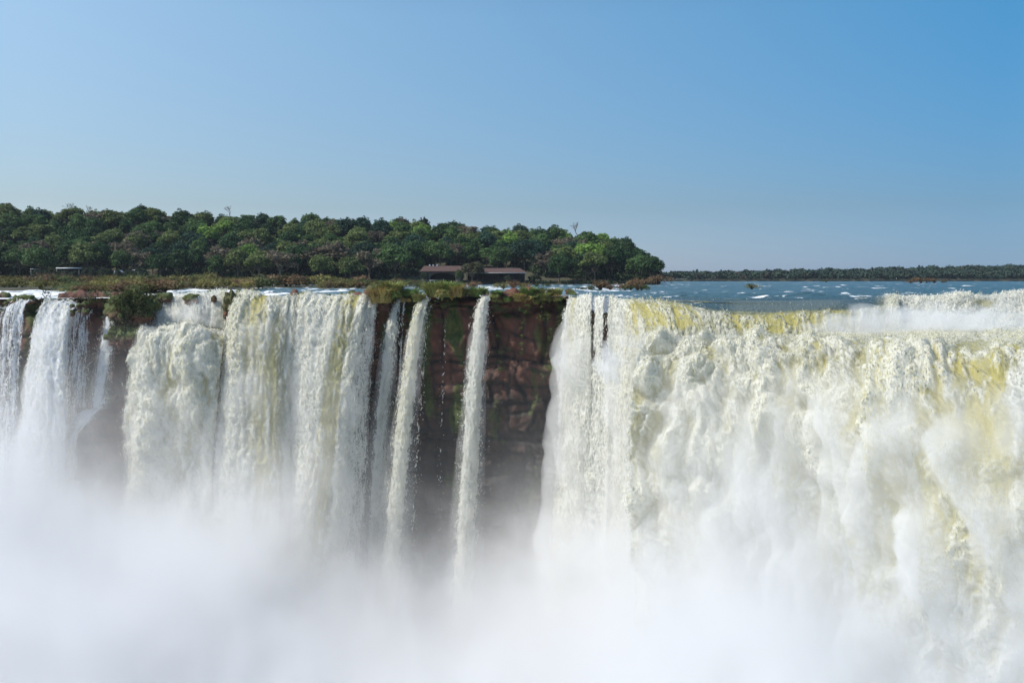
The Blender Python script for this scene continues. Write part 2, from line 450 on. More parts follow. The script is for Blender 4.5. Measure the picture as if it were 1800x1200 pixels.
        uf = np.where(eb < .3, rs.beta(.6, 8, k), np.where(eb < .6, 1 - rs.beta(.6, 8, k), rs.rand(k)))
        u2 = (uf * (w - 1)).astype(int); okk = rs.rand(k) < np.clip(cv[t2, u2] * 1.5 + .15, 0, 1) * grow[t2, u2]
        t2, u2 = t2[okk], u2[okk]; k2 = len(t2)
        off2 = rs.exponential(.35, k2) * (.3 + t[t2, u2]) * grow[t2, u2]
        ti = np.r_[ti, t2]; ui = np.r_[ui, u2]; k = k1 + k2; big = np.r_[np.ones(k1), np.zeros(k2)]
        c = B2[ti, ui] + n[ti, ui] * np.r_[off1, off2][:, None] + rs.normal(size=(k, 3)) * np.where(big > 0, .08, .24)[:, None]
        dn = np.gradient(B, axis=0)[ti, ui]; dn /= np.linalg.norm(dn, axis=1)[:, None] + 1e-9
        nn = normals(B2, toward)[ti, ui] * 1.0 + rs.normal(size=(k, 3)) * .42; nn /= np.linalg.norm(nn, axis=1)[:, None]
        dn = dn + rs.normal(size=(k, 3)) * .22; dn -= nn * (dn * nn).sum(1)[:, None]; dn /= np.linalg.norm(dn, axis=1)[:, None]
        a2 = np.cross(nn, dn)
        s_ = np.where(big > 0, .035 + .055 * rs.rand(k) ** 2, .025 + .04 * rs.rand(k) ** 2)[:, None] * fsize
        L = s_ * np.where(big > 0, 1.8 + 3.8 * rs.rand(k), 1.6)[:, None]
        vv = np.stack([c - dn * L, c + a2 * s_ + nn * s_ * .3, c + dn * L * 1.2, c - a2 * s_ + nn * s_ * .2], 1).reshape(-1, 3)
        fc = np.arange(k * 4).reshape(-1, 4)
        sp = mesh_from("spray", vv, fc, M_DROPS, False, {"tint": np.repeat(np.clip(g[ti, ui], 0, 1), 4), "thin": np.repeat(np.clip(1.15 - 1.35 * fo[ti, ui], 0, 1), 4)}, parent=o)  # thin darkens drops where foam is low: thin water plus painted strand shade
        sp["kind"] = "stuff"
    if veil:
        sub = max(1, int(round(.55 / cell)))
        nu_, nt_ = U.shape[1] // sub + 1, U.shape[0] // sub + 1
        ii = np.linspace(0, U.shape[0] - 1, nt_).astype(int); jj = np.linspace(0, U.shape[1] - 1, nu_).astype(int)
        Bs, ns, Us, Vs = B[np.ix_(ii, jj)], n[np.ix_(ii, jj)], U[np.ix_(ii, jj)], V[np.ix_(ii, jj)]
        uu = Us / Us.max(); tt = Vs / Vs.max()
        side = Bs[:, -1:, :] - Bs[:, :1, :]
        wide = vwide * sstep(0, .5, tt)[..., None]
        cb = Bs + side * (uu[..., None] - .5) * wide + ns * (.35 * (d[np.ix_(ii, jj)]))[..., None]
        th = veil * sstep(vstart, vstart + 9, Vs) * (.45 + 1.1 * np.clip(.5 + fbm(Us / 4, Vs / 7, seed + 50, 3), 0, 1.4)) * np.sqrt(np.clip(4 * uu * (1 - uu), 0, 1)) * (1 if vz is None else sstep(vz, vz - 7, Bs[..., 2])) + .02
        front = cb + ns * th[..., None]; backp = cb - ns * (th * vback + .05)[..., None]
        nv = nt_ * nu_; f1 = grid_faces(nt_, nu_)
        idx = np.arange(nv).reshape(nt_, nu_)
        ring = np.concatenate([idx[0, :], idx[1:, -1], idx[-1, -2::-1], idx[-2:0:-1, 0]])
        r2 = np.roll(ring, -1)
        skirt = np.stack([ring, ring + nv, r2 + nv, r2], -1)
        vm = mesh_from("spray_veil", np.concatenate([front.reshape(-1, 3), backp.reshape(-1, 3)]), np.concatenate([f1, f1[:, ::-1] + nv, skirt]), M_VEIL[vdens], True, parent=o)
        import bmesh
        bm_ = bmesh.new(); bm_.from_mesh(vm.data); bmesh.ops.recalc_face_normals(bm_, faces=bm_.faces); bm_.to_mesh(vm.data); bm_.free()
        vm["kind"] = "stuff"
    return o
def mat_veil(d_, c_=(.995, .985, .955)):
    k = NT("spray_veil"); vs = k.n("ShaderNodeVolumeScatter", i_Color=C4(*c_), i_Density=d_); k.put(k.out.inputs['Volume'], vs.outputs[0]); return k.m
M_VEIL = {'thin': mat_veil(.10), 'soft': mat_veil(.15), 'full': mat_veil(.21), 'cream': mat_veil(.27, (.997, .982, .925)), 'mid': mat_veil(.28), 'thick': mat_veil(.5)}
def mat_simple(name, col, rough=.7, transl=0.0):
    k = NT(name)
    pr = k.n("ShaderNodeBsdfPrincipled", i_Base_Color=C4(*col), i_Roughness=rough)
    if transl:
        tr = k.n("ShaderNodeBsdfTranslucent", i_0=C4(*col)); ms = k.n("ShaderNodeMixShader", i_0=transl)
        k.put(ms.inputs[1], pr.outputs[0]); k.put(ms.inputs[2], tr.outputs[0]); k.put(k.out.inputs[0], ms.outputs[0])
    else: k.put(k.out.inputs[0], pr.outputs[0])
    return k.m
def mat_drops():
    k = NT("water_drops"); ri = k.n("ShaderNodeNewGeometry").outputs['Random Per Island']
    c = k.mix(k.math('MULTIPLY', k.attr("tint").outputs['Fac'], k.rng(ri, 0, 1, .25, 1.0)), C4(.83, .82, .745), C4(.64, .58, .24)); c = k.mix(k.attr('thin').outputs['Fac'], c, C4(.40, .42, .36))  # last mix greys the drops for thin water and painted strand shade
    pr = k.n("ShaderNodeBsdfDiffuse", i_Color=c); tr = k.n("ShaderNodeBsdfTranslucent", i_Color=c)
    ms = k.n("ShaderNodeMixShader", i_0=.45); k.put(ms.inputs[1], pr.outputs[0]); k.put(ms.inputs[2], tr.outputs[0]); k.put(k.out.inputs[0], ms.outputs[0]); return k.m
M_DROPS = mat_drops()

def row(pts): return [P(*p) for p in pts]
def zrow(pts):   # px, D, z
    return [np.array([X(p, D), D, z]) for p, D, z in pts]
def drop(lip, feet, back=2.5):
    """rows of a fall: lip points (px,py,D), foot points (px at z=-68, D): a thrown jet between them"""
    L = [P(*p) for p in lip]; G = [np.array([X(p, D), D, -68.0]) for p, D in feet]
    out = [[l + np.array([0, back, .05]) for l in L], L]
    for f in (.025, .07, .15, .3, .5, .75, 1.0):
        s = f ** .5
        out.append([np.array([l[0] + (g[0] - l[0]) * (0.55 * s + .45 * f), l[1] + (g[1] - l[1]) * (0.8 * s + .2 * f), l[2] + (g[2] - l[2]) * f]) for l, g in zip(L, G)])
    return out

# left group; the wall's shade is put into its bluish water colour
fall("faint pale curtain at the far left, left of the round-bouldered chute",
     drop([(-160, 546, 148), (-60, 545, 148), (10, 540, 148), (34, 532, 148), (56, 533, 148)], [(-230, 140), (-130, 140), (-50, 140), (-20, 140), (0, 140)]),
     .2, seed=11, foam0=.72, gold=lambda u, t, U, V: 0 * U, amp=.8, edge=(.3, .9),
     cover=lambda u, t, U, V: np.clip(.52 + .42 * perlin(U / 2, V / 60, 3.3) + .1 * sstep(.2, 0, t), 0, 1), mat=M_FALL_SHADE, veil=.7, vdens='thin', flakes=26)
fall("heavy white chute arcing left below the round mossy boulders",
     drop([(80, 528, 150), (95, 530, 150), (118, 534, 149), (134, 548, 147)], [(-40, 134), (0, 131), (40, 131), (72, 136)]),
     .17, seed=12, foam0=.8, gold=lambda u, t, U, V: .25 * sstep(.1, 0, t), amp=.9, edge=(.5, .9), mat=M_FALL_SHADE, veil=1.6, vdens='full', flakes=26)
fall("thin see-through veil over dark rock, right of the heavy white chute",
     drop([(118, 553, 149), (135, 548, 149), (150, 545, 149), (163, 556, 150)], [(75, 144), (95, 144), (118, 145), (138, 146)], 1.5),
     .17, seed=13, foam0=.75, gold=lambda u, t, U, V: 0 * U, amp=.6, edge=(.5, .9),
     cover=lambda u, t, U, V: np.clip(.52 - .10 * t + .30 * bump(u, .10, .10), 0, 1), mat=M_FALL_SHADE, veil=.7, vdens='thin', flakes=14)
fall("narrow bluish stream landing on a dark ledge, left of the mossy rock mound",
     [row([(188, 540, 152), (198, 540, 152), (208, 541, 152)]), row([(188, 544, 149.5), (198, 542, 149.5), (208, 544, 149.5)]),
      row([(180, 580, 148), (193, 580, 147.5), (206, 580, 148)]), row([(170, 640, 147), (183, 640, 146.5), (197, 640, 147)]), row([(160, 716, 146), (174, 718, 145.5), (190, 718, 146)])],
     .15, seed=14, foam0=.75, gold=lambda u, t, U, V: 0 * U, amp=.35, edge=(.5, .7),
     cover=lambda u, t, U, V: 1 - .35 * t, mat=M_FALL_SHADE, spray=2500, veil=1.0, vdens='soft', vwide=.35, vback=.8)
fall("wispy run-off spilling left from the dark ledge",
     [row([(140, 722, 146), (165, 717, 146.5), (188, 716, 147)]), row([(130, 732, 144), (152, 728, 144), (180, 722, 144.6)]), row([(112, 760, 143), (128, 765, 142.6), (138, 770, 143)]),
      row([(104, 830, 142), (120, 850, 142), (134, 850, 142)]), row([(100, 1000, 141), (115, 1000, 141), (130, 1000, 141)])],
     .16, seed=15, foam0=.75, gold=lambda u, t, U, V: 0 * U, amp=.4, edge=(.6, .8), cover=lambda u, t, U, V: .68 + 0 * U, mat=M_FALL_SHADE, spray=1500, veil=1.0, vdens='soft', vwide=.35, vback=.8)

# upper cascade and shelf, then the shelf's own curtain
fall("upper cascade of foam behind the shelf, between the mossy mound and the rock pillar",
     [row([(278, 520, 156), (300, 519, 156), (330, 518, 156), (365, 516, 156), (402, 512, 156)]),
      row([(282, 526, 152), (303, 524, 152), (332, 522, 152), (366, 519, 152), (400, 516, 152)]),
      row([(272, 546, 150), (300, 540, 150), (334, 540, 150), (366, 535, 150), (398, 536, 150)]),
      row([(262, 573, 148.8), (296, 572, 148.6), (330, 572, 148.4), (364, 574, 148.4), (398, 578, 148.6)])],
     .14, seed=16, foam0=.78, gold=lambda u, t, U, V: .6 * bump(u, .95, .05), amp=.55, edge=(1.4, .3), cover=lambda u, t, U, V: .8 + .2 * sstep(.3, .7, t), spray=4000)
fall("broad foamy curtain pouring from the lower shelf, left of the rock pillar",
     [row([(250, 570, 149.5), (280, 570, 149.5), (320, 570, 149.5), (360, 574, 149.5), (400, 578, 149.5)]),
      row([(240, 578, 146), (275, 582, 145), (315, 588, 144.5), (355, 592, 144.5), (395, 596, 145)]),
      row([(228, 610, 144.8), (266, 612, 143.6), (306, 618, 143), (348, 624, 143), (392, 628, 143.6)]),
      row([(222, 680, 143.5), (260, 680, 142), (300, 690, 141.5), (342, 690, 141.5), (386, 690, 142.6)]),
      row([(217, 800, 142.5), (255, 800, 140.5), (295, 800, 140), (336, 800, 140.5), (376, 800, 141.4)]),
      row([(213, 1000, 141.5), (250, 1000, 139.5), (290, 1000, 138.5), (330, 1000, 138.5), (368, 1000, 140)]),
      row([(205, 1400, 140), (240, 1400, 137), (280, 1400, 136), (320, 1400, 136), (358, 1400, 138)])],
     .17, seed=17, foam0=.70, gold=lambda u, t, U, V: np.clip(.30 + .35 * sstep(.3, .6, u) * bump(t, .2, .2) * (.6 + fbm(U / 1.5, V / 5, 6)) + .25 * fbm(U / 2, V / 6, 5), 0, .6), amp=.8, edge=(.8, .3), style='mix', warp=1.0, lipm=8, spray=9000)

# the two great central curtains
fall("great cream and gold curtain between the rock pillar and the dark wet seam",
     drop([(414, 527, 150), (440, 524, 149), (475, 523, 148), (505, 524, 148.5), (530, 526, 150)], [(330, 134), (372, 131), (420, 130), (465, 131), (505, 137)]),
     .16, seed=21, foam0=.64, gold=lambda u, t, U, V: np.clip((1.1 * bump(u + .15 * t, .36, .16) * sstep(.25, .02, t) + 1.0 * bump(u, .62, .12) * bump(t, .32, .2)) * (.75 + .9 * fbm(U / .9, V / 9, 4, 3)) + .3, 0, .9), amp=1.0, edge=(.5, 1.2), spray=9000, cover=lambda u, t, U, V: 1 - .46 * sstep(.82, .93, u + .03 * perlin(V / 6, 0 * V, 2.2)) * sstep(.0, .03, t))
fall("great white curtain with a bright yellow stripe, left of the bare rock face",
     drop([(527, 528, 150.6), (545, 525, 149.6), (580, 524, 148.6), (615, 524, 148.6), (645, 525, 148.8), (667, 527, 150)], [(462, 140), (476, 134), (496, 131), (524, 131), (566, 134), (615, 139)]),
     .16, seed=22, foam0=.74, gold=lambda u, t, U, V: np.clip(1.5 * (.8 + .8 * fbm(U / .7, V / 12, 4, 3)) * bump(u + .13 * t, .62, .085) * sstep(.85, .3, t) + .85 * bump(u, .1, .09) * sstep(.12, 0, t) + .6 * bump(u, .45, .12) * sstep(.1, 0, t) + .15, 0, 1), amp=.95, edge=(.4, 1.2),
     cover=lambda u, t, U, V: 1 - (.44 * sstep(.70, .84, u + .05 * perlin(V / 9, 0 * V, 4.1)) * sstep(0, .10, t)) - .3 * sstep(.08, .0, u) * sstep(0, .1, t), spray=9000)
fall("ragged veil breaking over dark rock right of the yellow striped curtain",
     drop([(684, 552, 150), (693, 540, 150), (700, 528, 150), (708, 533, 150)], [(600, 138), (622, 138), (644, 140), (660, 142)], .6),
     .15, seed=23, foam0=.7, gold=lambda u, t, U, V: .15 + 0 * U, amp=.7, edge=(1.2, 1.0), cover=lambda u, t, U, V: np.clip(.66 - .1 * t + .2 * bump(u, .35, .15), 0, 1), spray=5000, veil=1.0, vdens='soft', vwide=.35, vback=.8)
fall("thread of water beside mossy rock, left of the tall cream stream",
     drop([(707, 530, 149.6), (711, 530, 149.6), (715, 531, 149.6)], [(676, 143), (682, 143), (688, 143)], .6),
     .12, seed=24, foam0=.75, gold=lambda u, t, U, V: 0 * U, amp=.25, edge=(.5, .5), cover=lambda u, t, U, V: .66 + 0 * U, spray=1500, veil=0)
fall("tall cream stream falling free before mossy rock, left of the two lone streams",
     drop([(737, 526, 149.2), (748, 524, 148.6), (760, 524, 149.2)], [(622, 136), (652, 135), (684, 137)], 1.2),
     .13, seed=25, foam0=.82, gold=lambda u, t, U, V: np.clip(.62 - .9 * t, .1, 1) * sstep(.9, .5, u), amp=.28, edge=(.9, 1.3), cover=lambda u, t, U, V: 1 - .25 * sstep(.6, 1, u), spray=9000, veil=1.0, vdens='soft', vwide=.35, vback=.8)
fall("hair-thin trickle hugging the right side of the tall cream stream",
     drop([(758, 527, 149.4), (760, 527, 149.3), (763, 527, 149.4)], [(695, 140), (699, 140), (704, 140)], .6),
     .12, seed=26, foam0=.8, gold=lambda u, t, U, V: 0 * U, amp=.2, edge=(.4, .4), cover=lambda u, t, U, V: .66 - .2 * t, spray=1800, veil=0)
fall("faint dripping thread on the rock between the two lone streams",
     drop([(784, 537, 148.6), (786, 537, 148.5), (788, 537, 148.6)], [(756, 143), (759, 143), (762, 143)], .4),
     .12, seed=27, foam0=.8, gold=lambda u, t, U, V: 0 * U, amp=.12, edge=(.3, .3), cover=lambda u, t, U, V: .56 - .5 * t, spray=500, veil=0)
fall("white lone stream splitting the red rock face",
     drop([(842, 532, 148.6), (851, 522, 148), (862, 524, 148.6)], [(760, 135), (797, 134), (830, 136)], 1.2),
     .13, seed=28, foam0=.85, gold=lambda u, t, U, V: 0 * U + .05, amp=.28, edge=(1.1, 1.1), spray=10000, veil=1.0, vdens='soft', vwide=.35, vback=.8)

# right of the rock face
fall("pale blue-green fall just past the right edge of the rock face",
     drop([(1001, 524, 145), (1012, 522, 142.5), (1026, 522, 140.5), (1043, 525, 139)], [(940, 131), (985, 127), (1020, 125), (1050, 124)], 1.5),
     .16, seed=31, foam0=.70, gold=lambda u, t, U, V: .8 * bump(u, .35, .13) * sstep(.35, 0, t) + .1, amp=.8, edge=(.8, .3), spray=7000, veil=2.2, vdens='full', vwide=.25, vback=.3)
fall("see-through fall parted by two dark rock slots",
     drop([(1036, 524, 139.2), (1050, 524, 138), (1062, 524, 137), (1078, 524, 135)], [(1012, 125), (1035, 123), (1052, 122), (1075, 121)], 1.2),
     .13, seed=32, foam0=.68, gold=lambda u, t, U, V: .05 + 0 * U, amp=.35, edge=(.2, .2),
     cover=lambda u, t, U, V: np.clip(1 - .72 * (bump(u + .04 * np.sin(V), .20, .10) + bump(u, .76, .13)) * sstep(12.5, 10, V) * sstep(.2, 1.0, V) - .18 * sstep(12.5, 10, V), 0, 1), spray=2500, veil=0)
fall("rounded shoulder of foam and gold right of the dark rock slots",
     drop([(1072, 524, 135.5), (1090, 527, 132), (1112, 530, 129), (1134, 532, 127), (1152, 534, 126)], [(1060, 120), (1085, 117), (1120, 114), (1160, 112), (1200, 112)], 2.0),
     .15, seed=33, foam0=.58, gold=lambda u, t, U, V: np.clip(.15 + .9 * bump(u, .62, .14) * sstep(.35, 0, t), 0, 1), amp=.5, edge=(.2, 0), spray=5000)
fall("smooth golden brown upper lip dotted with foam, above the great right-hand cataract",
     [row([(1110, 524, 134), (1200, 524, 134), (1300, 524, 132), (1400, 524, 131), (1500, 523, 131), (1580, 520, 133)]),
      row([(1112, 529, 130), (1200, 531, 128), (1300, 535, 126), (1400, 535, 125), (1500, 530, 126), (1580, 525, 129)]),
      row([(1116, 533, 126), (1202, 539, 123), (1301, 550, 121), (1400, 549, 120.5), (1500, 540, 122), (1580, 531, 125.5)]),
      row([(1122, 545, 123.4), (1206, 548, 121), (1303, 562, 119), (1400, 559, 118.6), (1500, 550, 120), (1580, 542, 123)]),
      row([(1132, 572, 121.4), (1212, 570, 119.4), (1304, 583, 117.8), (1400, 578, 117.2), (1500, 570, 118.6), (1580, 562, 121.4)]),
      row([(1144, 606, 120), (1216, 604, 118.4), (1306, 606, 117), (1400, 602, 116.4), (1500, 594, 117.6), (1580, 588, 120)])],
     .12, seed=34, foam0=.55, name="waterfall", style='curtain', lipm=7, warp=1.6,
     gold=lambda u, t, U, V: np.clip(.35 + 1.6 * (bump(u, .10, .08) + bump(u, .44, .08) + bump(u, .62, .10)) * sstep(.97, .80, t + .1 * perlin(U / 1.5, V / 3, 2.2)) * sstep(.1, .2, t), 0, 1.5), amp=.38, poolflat=11, veil=0, edge=(0, 0), spray=3000,
     river=lambda u, t, U, V: sstep(.70 - .38 * bump(u, .10, .09), .58 - .38 * bump(u, .10, .09), t + .06 * perlin(U / 4, V, 3.3)) * sstep(.0, .05, u) * sstep(1.0, .85, u))
fall("rough white upper cataract running to the right edge, beyond the golden lip",
     [row([(1556, 518, 133), (1640, 520, 134), (1720, 518, 137), (1800, 516, 139), (1950, 514, 142), (2150, 512, 146)]),
      row([(1556, 525, 129), (1640, 529, 129), (1720, 525, 132), (1800, 521, 135), (1950, 518, 139), (2150, 516, 142)]),
      row([(1556, 540, 126), (1640, 542, 127), (1720, 540, 130), (1800, 538, 132), (1950, 532, 135), (2150, 530, 138)]),
      row([(1560, 562, 122.5), (1640, 562, 123), (1720, 560, 126), (1800, 560, 128), (1950, 556, 130), (2150, 552, 134)]),
      row([(1560, 590, 118), (1640, 588, 119), (1720, 586, 120), (1800, 584, 122), (1950, 582, 125), (2150, 580, 130)])],
     .13, seed=35, foam0=.82, style='mix', lipm=3, gold=lambda u, t, U, V: np.clip(.1 + .9 * bump(u, .27, .04) * bump(t, .35, .1), 0, 1), amp=.18, edge=(0, 0), spray=3000, veil=1.0)
# the great cataract: foaming shelf, then the heavy curtain
def big_gold(u, t, U, V):
    seam = bump(u - .10 * (.5 - t), .60, .026) * bump(t, .42, .13)
    nz = fbm(U / 1.6, V / 12, 4.4, 4)
    return np.clip(.46 + .55 * sstep(.58, .74, u) * bump(t, .30, .07) * (.6 + 1.7 * nz) + .28 * sstep(.15, .55, u) * bump(t, .38, .14) * (.5 + 1.2 * nz) + 1.2 * seam * (.7 + .8 * nz)
                   + .22 * nz + .12 * sstep(.2, .8, u), 0, 1)
fall("great heavy cataract of billowing cream foam filling the right side",
     [row([(1128, 600, 121), (1215, 596, 120), (1306, 592, 119), (1400, 588, 118.5), (1500, 584, 119), (1600, 580, 120), (1720, 576, 122), (1850, 572, 124), (2150, 570, 130)]),
      row([(1124, 606, 117), (1210, 602, 116), (1300, 600, 115), (1400, 600, 113), (1500, 602, 110), (1600, 604, 107), (1720, 604, 104), (1850, 602, 102), (2150, 602, 98)]),
      row([(1120, 618, 114), (1205, 612, 113), (1298, 614, 111), (1400, 620, 107), (1500, 626, 102), (1600, 634, 97), (1720, 640, 92), (1850, 640, 88), (2150, 640, 82)]),
      row([(1102, 662, 112), (1196, 652, 111), (1294, 656, 109), (1398, 664, 105), (1500, 676, 99), (1600, 686, 94), (1722, 694, 89), (1856, 696, 85), (2170, 700, 78)]),
      row([(1092, 745, 111), (1186, 740, 109), (1288, 745, 106.5), (1396, 760, 102.5), (1500, 776, 96.5), (1602, 790, 91), (1728, 800, 86), (1866, 806, 82), (2190, 820, 75)]),
      row([(1094, 880, 110), (1184, 880, 108), (1286, 890, 105), (1394, 900, 101), (1500, 915, 95), (1604, 930, 89.5), (1734, 945, 84), (1876, 955, 80), (2210, 980, 73)]),
      row([(1110, 1080, 109), (1190, 1090, 107), (1286, 1100, 104), (1394, 1110, 100), (1500, 1130, 94), (1606, 1150, 88.5), (1738, 1170, 83), (1884, 1190, 79), (2220, 1230, 72)]),
      [np.array([X(p, d), d, -68.]) for p, d in ((1120, 108), (1195, 106), (1286, 103), (1394, 99), (1500, 93), (1606, 87.5), (1740, 82), (1890, 78), (2230, 71))]],
     .14, style='mix', seed=41, foam0=.74, gold=big_gold, amp=1.0, edge=(1.6, 0), spray=16000, lipm=10, flakes=60, fsize=.72, veil=2.9, vdens='cream', vstart=8, vz=-5.5, poolflat=22)

# ------------------------------------------------------------------ hill, banks and forest
def mat_ground():
    k = NT("forest_floor")
    pos = k.n("ShaderNodeNewGeometry").outputs['Position']
    n = k.noise(pos, .3, 5, .65)
    c = k.mix(k.rng(n, .35, .7), C4(.030, .035, .014), C4(.075, .060, .030))
    pr = k.n("ShaderNodeBsdfPrincipled", i_Base_Color=c, i_Roughness=.95); k.put(k.out.inputs[0], pr.outputs[0]); return k.m
M_GROUND = mat_ground()

RX = [-900, -500, -200, 0, 100, 250, 350, 450, 600, 700, 850, 930, 1000, 1060, 1100, 1140, 1162, 1180]
RY = [335, 345, 352, 360, 374, 372, 378, 377, 387, 391, 402, 404, 410, 419, 428, 452, 480, 505]
BANK_D = 425.0
DEPTH = 110.0
TREE_H = 9.5
def hill_z(px, D):
    crest = Z(np.interp(px, RX, RY), BANK_D + DEPTH) - TREE_H
    crest = np.maximum(crest, -1.5)
    f = np.clip((D - BANK_D) / DEPTH, 0, 1)
    prof = .35 * f + .65 * sstep(-.15, 1.05, f)
    tip = sstep(1176, 1100, px)
    back = sstep(BANK_D + 420, BANK_D + DEPTH + 40, D)
    return .4 * tip - .9 * (1 - tip) + np.maximum(crest, 0) * prof * (.25 + .75 * back) - 1.2 * sstep(BANK_D + 3, BANK_D - 4, D)
def bank_at(px):
    return BANK_D + 5 * np.sin(px / 70.) + 3 * np.sin(px / 23.)
_nx, _ny = 260, 70
_px = np.linspace(-900, 1182, _nx); _D = BANK_D - 8 + 520 * np.linspace(0, 1, _ny) ** 1.5
_PX, _DD = np.meshgrid(_px, _D)
_z = hill_z(_PX, _DD) + .5 * fbm(_PX / 30, _DD / 12, 1.1, 3)
hill = mesh_from("hill", np.stack([X(_PX, _DD), _DD, _z], -1).reshape(-1, 3), grid_faces(_ny, _nx), M_GROUND, True)
tag(hill, "forested hill beside the river", kind="structure")

def far_z(px, D):
    f = sstep(930, 1150, D)
    return .8 + f * np.clip((px - 1150) / 650., 0, 2.2) * 10.5 - 2.5 * sstep(926, 916, D)
_px = np.linspace(1020, 3400, 200); _D = 914 + 1500 * np.linspace(0, 1, 40) ** 1.6
_PX, _DD = np.meshgrid(_px, _D)
fb = mesh_from("far_bank", np.stack([X(_PX, _DD), _DD, far_z(_PX, _DD)], -1).reshape(-1, 3), grid_faces(40, 200), M_GROUND, True)
tag(fb, "low far bank across the river", kind="structure")

def mat_leaf():
    k = NT("leaves")
    oi_ = k.n("ShaderNodeObjectInfo")
    pos = k.n("ShaderNodeNewGeometry").outputs['Position']
    n = k.noise(pos, .55, 3, .6); n2 = k.noise(pos, 3.0, 2, .6)
    hsv = k.n("ShaderNodeHueSaturation"); k.put(hsv.inputs['Color'], oi_.outputs['Color'])
    k.put(hsv.inputs['Hue'], k.rng(n, .3, .7, .475, .52)); k.put(hsv.inputs['Value'], k.math('MULTIPLY', k.rng(n, .3, .7, .75, 1.25), k.rng(n2, .3, .7, .75, 1.3)))
    hsv.inputs['Saturation'].default_value = .86
    pr = k.n("ShaderNodeBsdfPrincipled", i_Base_Color=hsv.outputs[0], i_Roughness=.7); pr.inputs['Specular IOR Level'].default_value = .25
    tr = k.n("ShaderNodeBsdfTranslucent", i_0=hsv.outputs[0]); ms = k.n("ShaderNodeMixShader", i_0=.28)
    k.put(ms.inputs[1], pr.outputs[0]); k.put(ms.inputs[2], tr.outputs[0]); k.put(k.out.inputs[0], ms.outputs[0]); return k.m
M_LEAF = mat_leaf()
def mat_far_leaf():
    k = NT("far_leaves")
    pos = k.n("ShaderNodeNewGeometry").outputs['Position']
    n = k.noise(pos, .09, 2, .5); n2 = k.noise(pos, .7, 3, .6)
    c = k.mix(k.rng(n, .35, .6), C4(.008, .030, .020), C4(.018, .046, .024))
    c = k.mix(k.rng(n, .62, .72), c, C4(.055, .030, .018))
    c = k.mix(k.math('MULTIPLY', k.rng(n2, .4, .7), .5), c, C4(.018, .036, .014))
    pr = k.n("ShaderNodeBsdfPrincipled", i_Base_Color=c, i_Roughness=.8); k.put(k.out.inputs[0], pr.outputs[0]); return k.m
M_FAR = mat_far_leaf()
M_BARK = mat_simple("bark", (.13, .10, .075), .9)
M_BARE = mat_simple("bare_bark", (.17, .15, .14), .9)

def leaf_cloud(rs, centres, radii, per, size, flat=.8):
    """small folded leaf clumps over the surface of several lobes"""
    vs = []
    for c, r in zip(centres, radii):
        n = max(8, int(per * r ** 2))
        d = rs.normal(size=(n, 3)); d /= np.linalg.norm(d, axis=1)[:, None]
        d[:, 2] = np.where(d[:, 2] < -.5, -d[:, 2], d[:, 2])
        rad = r * (1 - .35 * rs.rand(n) ** 1.6) * (1 + .12 * rs.normal(size=n))
        p = c + d * rad[:, None] * np.array([1, 1, flat])
        nn = d * .8 + rs.normal(size=(n, 3)) * .55; nn /= np.linalg.norm(nn, axis=1)[:, None]
        a = np.cross(nn, rs.normal(size=(n, 3))); a /= np.linalg.norm(a, axis=1)[:, None]
        b = np.cross(nn, a)
        s = size * (.6 + .8 * rs.rand(n))[:, None]
        q = np.stack([p + a * s, p + b * s * .7 + nn * s * .15, p - a * s * .9, p - b * s * .75 - nn * s * .1], 1)
        vs.append(q.reshape(-1, 3))
    v = np.concatenate(vs); return v, np.arange(len(v)).reshape(-1, 4)

def tubes(segs, sides=5):
    vs, fs, o = [], [], 0
    for p0, p1, r0, r1 in segs:
        p0 = np.asarray(p0, float); p1 = np.asarray(p1, float); d = p1 - p0; d /= np.linalg.norm(d) + 1e-9
        a = np.cross(d, [0.3, 1, 0.1]); a /= np.linalg.norm(a); b = np.cross(d, a)
        th = np.arange(sides) / sides * 2 * np.pi
        ring = np.cos(th)[:, None] * a + np.sin(th)[:, None] * b
        vs += [p0 + ring * r0, p1 + ring * r1]
        i = np.arange(sides); j = (i + 1) % sides
        fs.append(np.stack([o + i, o + j, o + sides + j, o + sides + i], -1)); o += 2 * sides
    return np.concatenate(vs), np.concatenate(fs)

